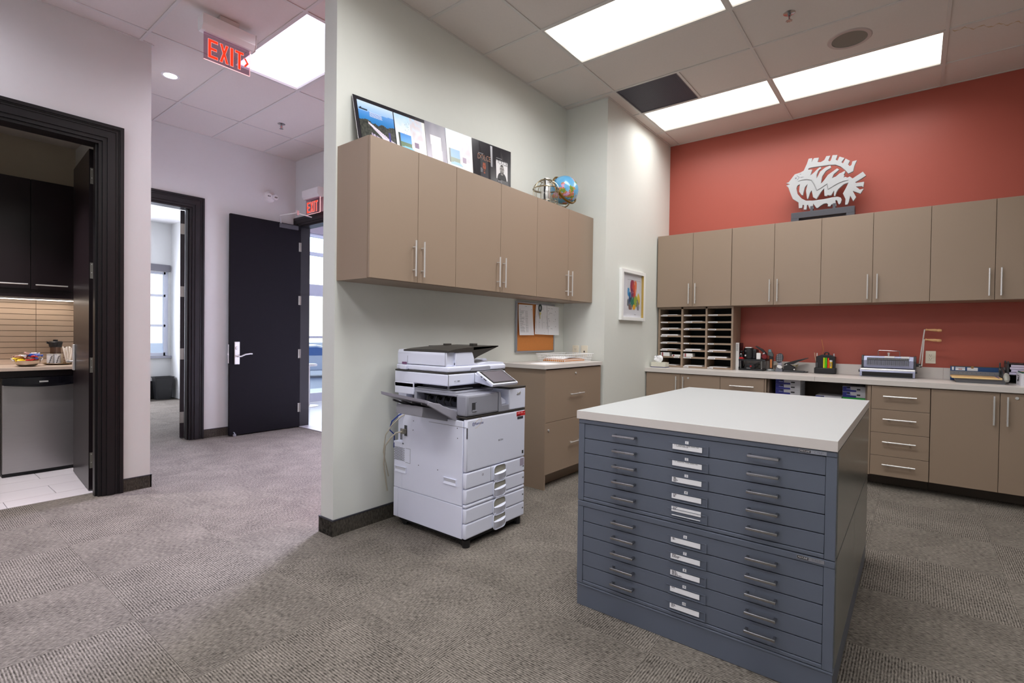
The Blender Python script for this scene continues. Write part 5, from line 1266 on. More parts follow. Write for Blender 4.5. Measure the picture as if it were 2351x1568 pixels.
part('base', B().prism([(1.164, ZT), (1.092, ZT), (1.094, ZT+.02), (1.105, ZT+.045), (1.15, ZT+.045)], 'x', 5.955, 6.03, bev=.004), mat('stamp_grey', (122, 124, 134), .4), t)
ov = [(1.126+.036*math.cos(a)-.010*math.sin(a), 1.088+.052*math.sin(a)+.006*math.cos(a)) for a in [2*math.pi*i/28 for i in range(28)]]
part('pad', B().prism(ov, 'x', 5.972, 5.984, bev=.003), DGREY, t)
b = B()
for k in range(4):
    for j in range(3):
        b.box(5.969, 5.972, 1.102+j*.018, 1.115+j*.018, 1.054+k*.020, 1.068+k*.020)
part('pad_cells', b, mat('cell_grey', (126, 130, 138), .5), t, None)
part('neck', B().box(5.975, 5.985, 1.105, 1.14, ZT+.04, 1.05), mat('stamp_lilac', (160, 158, 174), .4), t)
part('knob', B().lathe([(0, -.006), (.024, -.004), (.026, .006), (0, .010)], seg=20, M=Matrix.Translation((5.955, 1.122, ZT+.05)) @ Matrix.Rotation(math.radians(-60), 4, 'Y') @ Matrix.Rotation(.5, 4, 'X'), sq=(.7, 1)), WHT, t)
single('tape_roll', B().lathe([(.026, -.009), (.042, -.009), (.042, .009), (.026, .009), (.026, -.009)], seg=30, M=Matrix.Translation((6.06, 1.175, ZT+.042)) @ Matrix.Rotation(math.radians(90), 4, 'Y')), IVORY, 'pale tape roll standing against the backsplash behind the oval stamp', 'tape', (6.06, 1.175, ZT))
t = thing('hole_punch', 'black heavy-duty hole punch with a raised lever', 'punch', (5.99, .98, ZT))
part('base', B().box(5.965, 6.05, .895, 1.085, ZT, ZT+.016, .003).box(5.985, 6.06, .87, .96, ZT+.0, ZT+.012, .002), DGREY, t)
part('frame', B().prism([(1.085, ZT+.016), (1.0, ZT+.016), (.985, ZT+.05), (1.04, ZT+.078), (1.082, ZT+.06)], 'x', 5.97, 5.985, bev=.002).prism([(1.085, ZT+.016), (1.0, ZT+.016), (.985, ZT+.05), (1.04, ZT+.078), (1.082, ZT+.06)], 'x', 6.03, 6.045, bev=.002), BLK, t)
part('lever', B().prism([(1.085, 1.016), (1.075, 1.036), (.955, 1.078), (.868, 1.101), (.866, 1.094), (.955, 1.056), (1.0, 1.030)], 'x', 5.972, 6.043, bev=.003), BLK, t)
part('rivet', B().cyl((5.969, 1.058, 1.022), (5.972, 1.058, 1.022), .006, 12).cyl((5.966, .985, ZT+.03), (5.970, .985, ZT+.03), .007, 12), CHROME, t)
part('spring_guide', B().tube([(5.968, 1.0, ZT+.075), (5.968, .97, ZT+.07), (5.968, .95, ZT+.085), (5.968, .965, ZT+.055)], .005, 8), mat('brass_dull', (130, 120, 84), .4, .6), t)
single('eraser', B().box(6.02, 6.04, .0+1.01, 1.048, 1.048, 1.068, .003), mat('pale_blue', (206, 220, 230), .5), 'small pale blue block lying on the backsplash behind the hole punch', 'eraser', (6.03, 1.03, 1.048)) if False else None
# desk organizer
t = thing('desk_organizer', 'black revolving desk organizer with bright highlighters in front', 'organizer', (6.045, .715, ZT))
pr = [(.812, ZT), (.622, ZT), (.620, ZT+.055), (.632, ZT+.06), (.630, 1.118), (.672, 1.136), (.745, 1.138), (.795, 1.118), (.800, ZT+.06), (.812, ZT+.055)]
part('body', B().prism(pr, 'x', 6.005, 6.09, bev=.004), BLK, t)
part('lower_bin', B().box(5.985, 6.006, .628, .806, ZT, ZT+.058, .006), BLK, t)
part('side_pocket', B().box(5.99, 6.006, .775, .798, ZT+.06, 1.055, .004), DGREY, t)
part('handle', B().tube([(6.03, .725, 1.136), (6.03, .722, 1.156), (6.03, .706, 1.162), (6.03, .690, 1.155), (6.03, .688, 1.136)], .006, 8), BLK, t)
def pen(lb, col, y, z0, z1, r=.0075, cap=None, x=5.995, lean=0.0, cat='highlighter', grp='highlighters in the desk organizer'):
    t = thing(cat.replace(' ', '_'), lb, cat, (x, y, z0), group=grp)
    m = mat('pen_%s' % '_'.join(map(str, col)), col, .4)
    part('barrel', B().cyl((x, y, z0), (x, y+lean*.7, z0+(z1-z0)*.62), r, 12), m, t)
    part('cap', B().cyl((x, y+lean*.7, z0+(z1-z0)*.62), (x, y+lean, z1), r*1.02, 12, r*.9), mat('pen_%s' % '_'.join(map(str, cap)), cap, .4) if cap else m, t)
pen('yellow highlighter in the desk organizer, leftmost of the bright markers', (226, 236, 40), .724, ZT+.0585, 1.108)
pen('green highlighter between the yellow and orange markers of the desk organizer', (90, 220, 30), .706, ZT+.0585, 1.108)
pen('orange-red highlighter right of the green marker in the desk organizer', (240, 84, 30), .687, ZT+.0585, 1.106)
t = thing('glue_stick', 'yellow glue stick with a white cap in the desk organizer', 'glue', (5.993, .664, ZT+.0585))
part('tube', B().cyl((5.993, .664, ZT+.0585), (5.993, .664, 1.068), .0125, 16), mat('glue_yellow', (240, 196, 30), .4), t)
part('cap', B().cyl((5.993, .664, 1.068), (5.993, .664, 1.085), .013, 16), WHT, t)
part('print', B().box(5.980, 5.9808, .660, .668, 1.02, 1.058), INKG, t, None)
pen('silver pen standing in the right pocket of the desk organizer', (200, 204, 214), .645, 1.06, 1.150, .006, x=6.04, cat='pen', grp='pens in the desk organizer')
pen('white pen standing in the left pocket of the desk organizer', (226, 226, 222), .792, 1.06, 1.152, .005, x=6.04, cat='pen', grp='pens in the desk organizer')
pen('beige pencil leaning out of the left side of the desk organizer', (206, 190, 160), .800, 1.05, 1.155, .003, x=6.05, lean=.016, cat='pencil', grp='pens in the desk organizer')
single('bamboo_skewer', B().tube([(6.05, .752, 1.12), (6.05, .738, 1.18), (6.05, .744, 1.225), (6.05, .756, 1.292)], .0022, 6), mat('bamboo', (196, 130, 70), .6), 'thin wooden stick poking up from the desk organizer', 'stick', (6.05, .75, 1.12))
# binding machine
t = thing('binding_machine', 'grey and silver comb binding machine with two wooden-handled levers', 'machine', (6.0, .2, ZT))
BMG = mat('machine_silver', (168, 172, 200), .35, .3)
part('base', B().prism([(5.905, ZT+.003), (5.905, ZT+.055), (5.925, ZT+.080), (6.09, ZT+.080), (6.09, ZT+.003)], 'y', .0, .418, bev=.003), BMG, t)
part('top_bar', B().cyl((5.922, .004, ZT+.068), (5.922, .414, ZT+.068), .013, 16), CHROME, t)
part('front_drawer', B().box(5.900, 5.906, .018, .400, ZT+.006, ZT+.046, .001), BLKM, t)
part('foot', B().box(5.91, 6.08, .01, .41, ZT, ZT+.004), BLKM, t, None)
part('end_knob', B().cyl((5.93, .418, ZT+.05), (5.93, .428, ZT+.05), .012, 12).cyl((5.93, .0, ZT+.055), (5.93, -.014, ZT+.055), .008, 12), BLK, t)
part('upper_body', B().prism([(5.952, 1.032), (5.945, 1.10), (5.965, 1.142), (6.06, 1.142), (6.075, 1.032)], 'y', .012, .392, bev=.003), BMG, t)
part('end_cheek', B().prism([(5.946, 1.028), (5.940, 1.10), (5.962, 1.147), (6.066, 1.147), (6.082, 1.028)], 'y', .3925, .408, bev=.002), DGREY, t)
part('end_cheek', B().prism([(5.946, 1.028), (5.940, 1.10), (5.962, 1.147), (6.066, 1.147), (6.082, 1.028)], 'y', -.006, .0115, bev=.002), DGREY, t)
part('slot_plate', B().prism([(5.9405, 1.058), (5.9375, 1.106), (5.946, 1.126), (5.95, 1.126), (5.95, 1.058)], 'y', .048, .364), mat('slot_dark', (48, 50, 58), .5), t, None)
b = B()
for i in range(43): b.prism([(5.9385, 1.052), (5.935, 1.103), (5.9385, 1.103), (5.941, 1.052)], 'y', .050+i*.0073, .0533+i*.0073)
part('comb_tooth', b, mat('tooth_silver', (170, 174, 192), .35, .4), t, None, kind='stuff')
b = B()
for i in range(42): b.cyl((5.941, .0545+i*.0073, 1.113), (5.945, .0545+i*.0073, 1.118), .0018, 6)
part('pin_dot', b, WHT, t, None, kind='stuff')
for y0, y1 in ((.155, .230), (.045, .105)): part('label', B().prism([(5.945, 1.115 if y0 > .1 else 1.124), (5.961, 1.143), (5.963, 1.143), (5.95, 1.115 if y0 > .1 else 1.124)], 'y', y0, y1), PAPER, t, None)
part('edge_guide', B().tube([(6.02, .283, 1.142), (6.02, .282, 1.19), (6.02, .276, 1.195), (6.02, .125, 1.192), (6.02, .118, 1.188), (6.02, .117, 1.142)], .003, 8), CHROMED, t)
part('depth_knob', B().cyl((5.99, .20, 1.142), (5.99, .20, 1.160), .007, 12).cyl((5.99, .20, 1.160), (5.99, .20, 1.176), .010, 16), CHROME, t)
WD = mat('turned_wood', (214, 166, 116), .4, noise=.12, nscale=30, stretch=(5, .5, 5))
for x0, y0, z0, y1, z1 in ((6.0, -.028, 1.08, -.060, 1.397), (5.95, -.045, 1.062, -.058, 1.307)):
    lv = part('lever', B().tube([(x0, y0+.02, z0), (x0, y0, z0), (x0, y1, z1)], .0055, 8), CHROME, t)
    Mg = Matrix.Translation((x0, y1-.006, z1-.003)) @ Matrix.Rotation(math.radians(94), 4, 'X')
    part('grip', B().lathe([(0, 0), (.008, 0), (.0095, .008), (.007, .016), (.009, .03), (.0125, .065), (.0125, .080), (.0115, .083), (.013, .087), (.0135, .105), (.010, .114), (0, .116)], seg=18, M=Mg), WD, lv)
part('lever_hub', B().cyl((5.975, -.006, 1.068), (5.975, -.040, 1.066), .013, 14).box(5.955, 5.985, -.045, -.03, 1.05, 1.062), BLK, t)

# paper cutter
t = thing('paper_cutter', 'guillotine paper cutter with a wooden bed on a grey base', 'cutter', (5.82, -.42, ZT))
CG = mat('cutter_grey', (96, 98, 104), .45)
part('base', B().prism([(-.275, ZT), (-.575, ZT), (-.578, ZT+.036), (-.262, ZT+.036)], 'x', 5.722, 5.98, bev=.002), CG, t)
part('bed', B().box(5.70, 5.96, -.555, -.243, ZT+.0365, ZT+.051, .002), TAN, t)
part('bed_edge', B().box(5.6985, 5.70, -.553, -.245, ZT+.038, ZT+.049), mat('maple_edge', (232, 200, 140), .5), t, None)
part('rule', B().prism([(5.96, ZT+.03), (5.96, ZT+.062), (5.975, ZT+.085), (5.99, ZT+.085), (5.99, ZT+.03)], 'y', -.575, -.245, bev=.002), mat('rule_grey', (116, 118, 124), .45), t)
b = B()
for k in range(10): b.box(5.9612, 5.963, -.27-k*.029, -.2685-k*.029, ZT+.066, ZT+.074)
part('rule_mark', b, INK, t, None)
part('strap', B().box(5.697, 5.99, -.537, -.530, ZT+.050, ZT+.0535), mat('indigo', (74, 66, 140), .5), t, None)
part('blade_arm', B().prism([(5.68, ZT+.062), (5.70, ZT+.045), (5.97, ZT+.075), (5.985, ZT+.13), (5.96, ZT+.135)], 'y', -.580, -.568, bev=.002), mat('blade_dark', (74, 78, 80), .35, .5), t)
part('pivot', B().cyl((5.965, -.556, ZT+.11), (5.965, -.592, ZT+.11), .022, 18), CG, t)
part('handle', B().lathe([(0, 0), (.012, .002), (.018, .02), (.020, .05), (.016, .075), (.008, .09), (0, .092)], seg=18, M=Matrix.Translation((5.655, -.577, ZT+.030)) @ Matrix.Rotation(math.radians(48), 4, 'Y')), mat('handle_grey', (150, 150, 144), .35), t)
part('finger_guard', B().box(5.945, 5.957, -.566, -.556, ZT+.05, ZT+.17, .003), mat('blade_dark', (74, 78, 80), .35, .5), t)
# flat box behind the cutter
t = thing('binding_comb_box', 'flat blue and white card box standing behind the paper cutter', 'box', (6.04, -.41, ZT))
part('box', B().box(6.02, 6.085, -.57, -.248, ZT, ZT+.122), mat('box_blue', (36, 76, 128), .6), t, None)
part('label', B().box(6.0185, 6.02, -.270, -.256, ZT+.09, ZT+.118).box(6.0185, 6.02, -.345, -.280, ZT+.089, ZT+.117).box(6.0185, 6.02, -.428, -.358, ZT+.088, ZT+.116), PAPER, t, None)
part('stripe', B().box(6.018, 6.0185, -.345, -.280, ZT+.108, ZT+.111), mat('box_blue', (36, 76, 128), .6), t, None)
part('red_print', B().box(6.018, 6.0185, -.325, -.300, ZT+.096, ZT+.103), mat('rose_print', (206, 130, 140), .6), t, None)
part('lid_edge', B().box(6.018, 6.087, -.572, -.246, ZT+.1225, ZT+.126), mat('kraft', (120, 92, 70), .7), t, None)
part('thumb_cut', B().cyl((6.0182, -.392, ZT+.118), (6.0178, -.392, ZT+.118), .011, 16), mat('kraft_cut', (160, 124, 80), .7), t, None)
# letter tray stack with papers
t = thing('letter_tray', 'dark two-level letter tray holding white paper at the right edge of the counter', 'tray', (5.97, -.78, ZT))
part('tray', B().box(5.90, 6.09, -.98, -.60, ZT+.07, ZT+.075).box(5.90, 6.09, -.98, -.60, ZT+.162, ZT+.167), DGREY, t, None)
part('rear_panel', B().box(6.085, 6.09, -.98, -.60, ZT+.002, ZT+.17), BLKM, t, None)
for y in (-.606, -.974):
    for x in (5.906, 6.08): part('post', B().box(x-.006, x+.006, y-.006, y+.006, ZT, ZT+.185, .001), DGREY, t)
part('side_panel', B().box(5.91, 6.085, -.605, -.60, ZT+.075, ZT+.165), mat('tray_side', (92, 98, 102), .5), t, None)
for k, (dz, w_) in enumerate(((.0, .0), (.022, .012), (.043, .004), (.063, .010))):
    single('paper_stack', B().box(5.905, 6.07, -.955+w_, -.614-w_, ZT+.0755+dz, ZT+.0955+dz-.002), mat('lilac_paper', (214, 206, 232), .8), ('lowest', 'second', 'third', 'topmost')[k]+' ream of white paper in the letter tray at the right edge', 'paper', (5.95, -.78, ZT+.0755+dz), group='reams in the letter tray', smooth=None)
t = thing('paper_box', 'open white archive box with a green rim at the right edge of the counter', 'box', (5.78, -.80, ZT))
part('box', B().box(5.64, 5.89, -.660, -.655, ZT, ZT+.10).box(5.64, 5.645, -.95, -.66, ZT, ZT+.10).box(5.885, 5.89, -.95, -.66, ZT, ZT+.10).box(5.645, 5.885, -.95, -.66, ZT, ZT+.005), mat('box_grey_white', (214, 212, 222), .6), t, None)
part('rim', B().box(5.66, 5.87, -.664, -.6605, ZT+.086, ZT+.112).box(5.646, 5.66, -.95, -.664, ZT+.086, ZT+.112), mat('box_green', (28, 84, 62), .5), t, None)
part('contents', B().box(5.665, 5.865, -.94, -.666, ZT+.006, ZT+.108), mat('kraft_tan', (196, 146, 96), .7), t, None)
b = B().box(5.74, 5.755, -.6548, -.6545, ZT+.028, ZT+.078).box(5.76, 5.79, -.6548, -.6545, ZT+.035, ZT+.066).box(5.795, 5.835, -.6548, -.6545, ZT+.028, ZT+.044).box(5.735, 5.84, -.6548, -.6545, ZT+.074, ZT+.080)
part('box_mark', b, DGREY, t, None)

# ================================================================== PAPER REAMS IN THE OPEN SHELF
RB = mat('ream_blue', (46, 50, 140), .5); RW = mat('ream_white', (206, 206, 214), .5); RG = mat('ream_green', (40, 170, 70), .5)
def ream(y0, y1, z0, lb, grp, green=False, h=.0475):
    t = thing('paper_ream', lb, 'paper', (5.68, (y0+y1)/2, z0), group=grp)
    part('wrap', B().box(5.58, 5.86, y1, y0, z0, z0+h, .002), RG if green else RW, t, None)
    w = y0-y1
    if not green:
        part('blue_field', B().box(5.5785, 5.5805, y0-w*.34, y0-.001, z0+.001, z0+.047).box(5.5785, 5.5805, y0-w*.60, y0-w*.34, z0+.001, z0+.018), RB, t, None)
        b = B(); strokes(b, lambda a, c, h: b.box(5.578, 5.5785, y0-.03-c, y0-.03-a, z0+.022, z0+.030), 9, .006); part('print', b, mat('ream_lilac', (140, 146, 190), .6), t, None)
        b = B(); b.box(5.578, 5.5805, y0-w*.78, y0-w*.63, z0+.018, z0+.030); part('print', b, INK, t, None)
        part('print', B().box(5.578, 5.5803, y0-w*.31, y0-w*.20, z0+.034, z0+.044), INK, t, None)
NTH = ('lowest', 'second', 'third', 'fourth', 'fifth', 'sixth', 'seventh', 'topmost')
for k in range(8): ream(1.082, .866, .5105+k*.048, NTH[k]+' blue and white paper ream in the left stack of the open shelf', 'paper reams in the left stack')
for k in range(5): ream(.738, .528, .5105+k*.051, (NTH[k] if k < 4 else 'topmost')+' blue and white paper ream in the low middle stack of the open shelf', 'paper reams in the middle stack', h=.050)
for k in range(5): ream(.522, .348, .5105+k*.051, NTH[k]+' green-wrapped paper ream under the blue ones at the right of the open shelf', 'green reams in the right stack', True, h=.050)
for k in range(2): ream(.522, .348, .7665+k*.050, ('lower', 'upper')[k]+' blue and white paper ream on the green ones in the open shelf', 'blue reams in the right stack', h=.049)

# ================================================================== KITCHEN
t = thing('kitchen_wall_cabinet', 'dark espresso wall cabinet in the kitchen with two doors', 'cabinet', (.9, 6.58, 1.58))
part('carcass', B().box(.30, 1.315, 6.40, 6.749, 1.585, 2.66), ESPR, t, None)
for x0, x1 in ((.42, .929), (.931, 1.31)):
    d = part('door', B().box(x0+G, x1-G, 6.380, 6.399, 1.655, 2.662, .0012), ESPR, t, None)
    part('handle', bar(B(), (max(x0+.03, .70) if x0 < .9 else .96, 6.380, 1.697), (.908 if x0 < .9 else 1.188, 6.380, 1.699), (0, -1, 0), .006, .025, .1), CHROME, d)
part('valance', B().box(.30, 1.315, 6.405, 6.42, 1.582, 1.653), ESPR, t, None)
t = thing('under_cabinet_light', 'slim warm lamp under the kitchen wall cabinet', 'light', (.9, 6.6, 1.575))
part('housing', B().box(.45, 1.28, 6.56, 6.66, 1.572, 1.5845), WHT, t, None)
part('lens', B().box(.46, 1.27, 6.57, 6.65, 1.569, 1.572), emit('under_lamp', (255, 238, 220), 8), t, None)
sp_ = struct('backsplash_kitchen', B().box(.30, 1.32, 6.742, 6.75, .93, 1.60), mat('splash_grout', (112, 98, 86), .8))
ST = mat('splash_tile', (190, 170, 152), .25, noise=.05, nscale=6, stretch=(1, 1, 8))
k = 0; z = .952
while z < 1.595:
    z2 = min(z+.0535, 1.60)
    for x0, x1 in ((.42, 1.0185), (1.0215, 1.318)): part('wall_tile', B().box(x0, x1, 6.734, 6.742, z, z2-.0045, .0008), ST, sp_, None)
    z += .0535
single('kitchen_counter', B().box(.30, 1.319, 6.13, 6.734, .922, .9505, .002), mat('kitchen_laminate', (196, 176, 160), .3, noise=.06, nscale=30), 'beige kitchen worktop over the small fridge, under the candy bowl', 'worktop', (.9, 6.43, .922), smooth=None)
single('kitchen_apron', B().box(.30, 1.319, 6.16, 6.18, .866, .9215), ESPR, 'dark panel under the front edge of the kitchen worktop', 'panel', (.9, 6.17, .80), smooth=None)
t = thing('mini_fridge', 'small stainless steel fridge with a black handle strip under the kitchen counter', 'fridge', (.97, 6.42, 0))
SS = mat('stainless', (166, 163, 164), .33, .8, noise=.05, nscale=40, stretch=(.2, 1, 8))
part('cabinet', B().box(.712, 1.262, 6.19, 6.72, .02, .862), BLK, t)
part('foot', B().box(.74, .78, 6.2, 6.24, 0, .02).box(1.20, 1.24, 6.2, 6.24, 0, .02), BLK, t, None)
n = 14; dp = [(.716+.542*i/n, 6.137-.012*math.sin(math.pi*i/n)) for i in range(n+1)]
part('door', B().prism(dp+[(1.258, 6.188), (.716, 6.188)], 'z', .035, .80), SS, t, 30)
hp = [(.714+.546*i/n, 6.132-.040*math.sin(math.pi*i/n)) for i in range(n+1)]
part('handle_strip', B().prism(hp+[(1.26, 6.188), (.714, 6.188)], 'z', .802, .862), mat('fridge_gloss_black', (16, 15, 22), .18), t, 30)
# the strip dips at its middle
hp2 = [(.72+.534*i/n, .8015-.022*math.sin(math.pi*i/n)) for i in range(n+1)]
part('handle_lip', B().prism(hp2+[(1.254, .803), (.72, .803)], 'y', 6.094, 6.13), mat('fridge_gloss_black', (16, 15, 22), .18), t, 30)
part('badge', B().box(.945, 1.005, 6.090, 6.094, .818, .832, .001), CHROME, t)
part('toe_grille', B().box(.714, 1.26, 6.15, 6.19, .005, .034), BLKM, t, None)
# candy bowl
t = thing('candy_bowl', 'round metal bowl on the kitchen counter', 'bowl', (.895, 6.30, .951))
part('bowl', B().lathe([(0, .002), (.045, .0), (.062, .008), (.086, .03), (.093, .055), (.089, .055), (.082, .032), (.058, .012), (0, .008)], (.895, 6.30, .951), 32), mat('bowl_metal', (190, 176, 160), .16, 1.0), t, 40)
for s_ in (-1, 1): part('handle', B().tube([(.895+s_*.091, 6.30-.02, 1.004), (.895+s_*.104, 6.295, 1.022), (.895+s_*.104, 6.31, 1.024), (.895+s_*.091, 6.32, 1.004)], .004, 6), CHROME, t)
cc = [((236, 196, 40), 'yellow'), ((40, 90, 196), 'blue'), ((206, 40, 40), 'red'), ((230, 230, 236), 'white'), ((196, 150, 140), 'pink')]
rng = random.Random(5)
spots = [(-.06, .02, .01), (-.045, -.03, .0), (-.015, .03, .012), (.0, -.035, .0), (.03, .02, .016), (.045, -.025, .002), (.062, .015, .012), (-.03, .0, .028), (.015, .0, .032), (.045, .0, .040), (-.06, -.01, .024), (.065, -.012, .028), (.03, -.03, .024), (-.005, -.01, .045)]
order = [0, 0, 4, 2, 3, 2, 1, 3, 1, 3, 4, 1, 2, 4]
for (dx, dy, dz), ci in zip(spots, order):
    col, nm = cc[ci]; M = Matrix.Translation((.895+dx, 6.30+dy, 1.008+dz*1.4)) @ Matrix.Rotation(rng.uniform(0, 6.28), 4, 'Z') @ Matrix.Rotation(rng.uniform(-.7, .7), 4, 'Y')
    b = B().lathe([(0, -.040), (.016, -.038), (.008, -.026), (.015, -.018), (.016, .016), (.008, .026), (.016, .038), (0, .040)], seg=10, M=M @ Matrix.Rotation(math.pi/2, 4, 'X'), sq=(1, .6))
    single('wrapped_candy', b, mat('candy_'+nm, col, .3, coat=.5, noise=.2, nscale=90), nm+' wrapped candies heaped in the metal bowl', 'candy', (.895+dx, 6.30+dy, .985+dz), group='%s candies in the bowl' % nm)
t = thing('serving_tray', 'brown serving tray with jars on the kitchen counter', 'tray', (1.13, 6.47, .951))
part('tray', B().lathe([(0, 0), (.085, 0), (.115, .014), (.113, .017), (.083, .005), (0, .005)], (1.14, 6.48, .951), 32, sq=(1, 1)), mat('tray_brown', (110, 88, 58), .4), t, 40)
for x, lb in ((1.078, 'left of the pair'), (1.130, 'right of the pair')):
    t = thing('jar', 'small silver jar with dark lettering on the brown kitchen tray, '+lb, 'jar', (x, 6.455, .957), group='jars on the kitchen tray')
    part('jar', B().lathe([(0, 0), (.025, 0), (.026, .004), (.026, .088), (0, .088)], (x, 6.455, .957), 22), mat('jar_silver', (206, 204, 206), .35), t)
    part('lid', B().lathe([(0, .088), (.027, .088), (.027, .098), (0, .100)], (x, 6.455, .957), 22), CHROME, t)
    b = B()
    for k in range(4): b.prism([(x-.016+k*.004, .972+k*.017), (x-.006+k*.005, .985+k*.017), (x-.002+k*.005, .981+k*.017), (x-.012+k*.004, .967+k*.017)], 'y', 6.4285, 6.4295)
    part('lettering', b, INK, t, None)
t = thing('sugar_canister', 'cream canister behind the silver jars on the kitchen tray', 'jar', (1.155, 6.505, .957))
part('body', B().lathe([(0, 0), (.024, 0), (.024, .092), (0, .092)], (1.155, 6.51, .957), 20), mat('cream', (220, 206, 180), .5), t)
t = thing('coffee_press', 'glass coffee press with a black lid behind the jars in the kitchen', 'press', (1.15, 6.655, .951))
part('glass', B().lathe([(.038, .004), (.040, .006), (.040, .165), (.0385, .165), (.0385, .006), (0, .006)], (1.15, 6.655, .951), 24), glass('press_glass', (226, 216, 210)), t)
part('base', B().lathe([(0, 0), (.043, 0), (.043, .012), (0, .012)], (1.15, 6.655, .951), 22), BLK, t)
part('lid', B().lathe([(0, .165), (.047, .165), (.052, .195), (.056, .212), (.050, .220), (.018, .222), (.018, .236), (0, .238)], (1.15, 6.655, .951), 24).prism([(1.10, 1.165), (1.085, 1.172), (1.085, 1.15), (1.10, 1.145)], 'y', 6.64, 6.67), BLK, t)
part('plunger', B().cyl((1.158, 6.655, .963), (1.158, 6.655, 1.116), .006, 10), CHROME, t)
part('spout_hole', B().cyl((1.143, 6.605, 1.148), (1.143, 6.600, 1.148), .012, 14), BLKM, t)
t = thing('stirrer_cup', 'clear cup of white paper stir sticks beside the kitchen door', 'cup', (1.205, 6.42, .951))
part('cup', B().lathe([(0, .0), (.020, 0), (.036, .045), (.0345, .045), (.019, .004), (0, .004)], (1.205, 6.42, .951), 20), glass('cup_glass', (240, 236, 232)), t)
for k in range(13):
    a = k*2.4; r0, r1 = .013*math.sqrt((k+1)/13), .048*math.sqrt((k+1)/13)
    single('stir_stick', B().tube([(1.205+r0*math.cos(a), 6.42+r0*math.sin(a), .957), (1.205+r1*math.cos(a), 6.42+r1*math.sin(a), 1.118+.008*math.sin(k*3))], .0055, 6), mat('stick_paper', (238, 230, 220), .7), 'white paper stir sticks fanned out in the clear cup in the kitchen', 'stick', (1.205+r0*math.cos(a), 6.42+r0*math.sin(a), .957), group='stir sticks in the cup')
single('kettle', B().lathe([(0, 0), (.075, 0), (.078, .02), (.07, .06), (.045, .085), (0, .09)], (.63, 6.33, .951), 24), BLK, 'black rounded appliance at the left edge on the kitchen counter', 'kettle', (.63, 6.33, .951))
t = thing('kitchen_vent', 'slotted ceiling vent in the kitchen above the open door', 'vent', (.92, 6.2, 3.12))
part('frame', B().box(.78, 1.06, 6.12, 6.28, 3.112, 3.1195), WHITEP, t, None)
b = B()
for k in range(8): b.box(.80, 1.04, 6.135+k*.017, 6.143+k*.017, 3.108, 3.112)
part('louvre', b, mat('vent_slat', (120, 116, 112), .6), t, None)

# ================================================================== OFFICE, LOBBY, STREET
t = thing('waste_bin', 'black plastic waste bin on the carpet under the office window', 'bin', (3.45, 11.12, 0))
b = B(); 
for (s0, z0), (s1, z1) in (((.12, 0), (.15, .40)), ((.15, .40), (.162, .405)), ((.162, .405), (.162, .42)), ((.162, .42), (.145, .42)), ((.145, .42), (.115, .012))):
    def sq_(s, z): return [(3.44+u*s, 11.08+v*s*.72, z) for u, v in ((-.9, -1), (.9, -1), (1, -.85), (1, .85), (.9, 1), (-.9, 1), (-1, .85), (-1, -.85))]
    A_, C_ = sq_(s0, z0), sq_(s1, z1)
    for k in range(8): b.quad(A_[k], A_[(k+1) % 8], C_[(k+1) % 8], C_[k])
b.bm.faces.new([b.bm.verts.new(p) for p in sq_(.12, 0)])
bmesh.ops.remove_doubles(b.bm, verts=b.bm.verts[:], dist=1e-5); part('bin', b, mat('bin_black', (30, 30, 32), .5), t, 30)
for y, lb in ((8.30, 'far'), (7.9, 'near')):
    t = thing('strip_light', lb+' bright linear light on the lobby ceiling seen over the exit doorway', 'light', (5.6, y, 3.4), group='lobby strip lights')
    part('housing', B().box(3.9, 7.6, y-.05, y+.05, 3.385, 3.399), WHT, t, None); part('lens', B().box(3.92, 7.58, y-.04, y+.04, 3.380, 3.385), emit('strip_lamp', (230, 236, 255), 8), t, None)
t = thing('bar_stool', 'slim chrome stool standing in the lobby by the window', 'stool', (4.78, 8.3, 0))
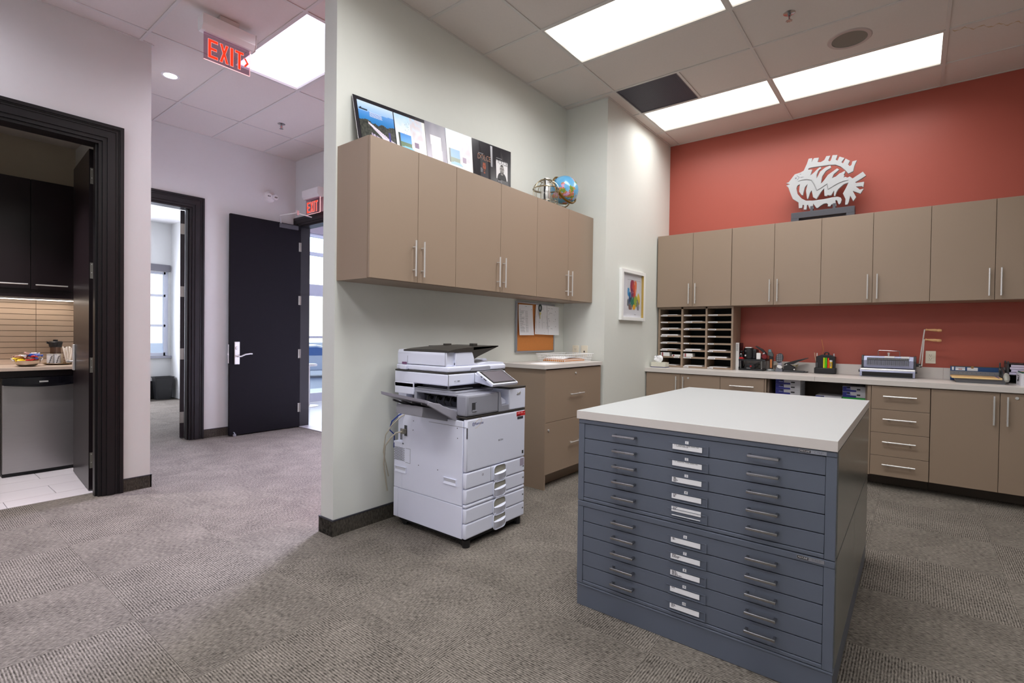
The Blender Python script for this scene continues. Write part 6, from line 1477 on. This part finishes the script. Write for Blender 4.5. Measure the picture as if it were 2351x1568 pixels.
part('seat', B().lathe([(0, .70), (.13, .70), (.14, .715), (.13, .74), (0, .742)], (4.78, 8.3, 0), 24), WHT, t)
part('post', B().cyl((4.78, 8.3, .02), (4.78, 8.3, .70), .022, 14), CHROME, t)
part('base', B().lathe([(0, 0), (.17, 0), (.165, .01), (.03, .022), (0, .022)], (4.78, 8.3, 0), 24), CHROME, t)
# parked car beyond the lobby glass
t = thing('parked_car', 'white car parked outside the lobby window', 'car', (12.6, 21.6, -.75))
Mc = Matrix.Translation((12.55, 21.6, -.75)) @ Matrix.Rotation(math.radians(-25), 4, 'Z')
prof = [(-2.1, .32), (-2.15, .70), (-2.0, .92), (-1.55, .98), (-1.0, 1.40), (.15, 1.46), (.55, 1.38), (1.05, .98), (1.9, .86), (2.15, .66), (2.2, .34)]
part('body', B().prism(prof, 'y', -.84, .84, M=Mc, bev=.06), mat('car_paint', (206, 212, 224), .2, coat=.6), t, 40)
GL = mat('car_glass', (70, 110, 170), .08)
part('windshield', B().prism([(.60, 1.36), (1.02, 1.0), (1.05, 1.01), (.63, 1.39)], 'y', -.70, .70, M=Mc), GL, t, None)
for s_ in (-1, 1): part('side_window', B().prism([(-1.35, 1.0), (-.95, 1.33), (.15, 1.37), (.48, 1.30), (.85, 1.0)], 'y', s_*.842, s_*.85, M=Mc), GL, t, None)
for x in (-1.35, 1.4):
    for s_ in (-1, 1):
        w_ = part('wheel', B().cyl(Mc @ Vector((x, s_*.66, .32)), Mc @ Vector((x, s_*.86, .32)), .32, 24), BLKM, t)
        part('hub', B().cyl(Mc @ Vector((x, s_*.86, .32)), Mc @ Vector((x, s_*.87, .32)), .2, 18), CHROMED, w_)
for s_ in (-.6, .6): part('headlight', B().box(2.12, 2.2, s_-.16, s_+.16, .60, .74, .02, M=Mc), mat('lamp_clear', (220, 226, 236), .1), t)
b = B()
for k in range(4): b.box(2.17, 2.21, -.38, .38, .42+k*.06, .445+k*.06, M=Mc)
part('grille', b, DGREY, t, None); part('bumper', B().box(2.1, 2.24, -.8, .8, .25, .40, .04, M=Mc), mat('bumper_grey', (120, 126, 140), .5), t)
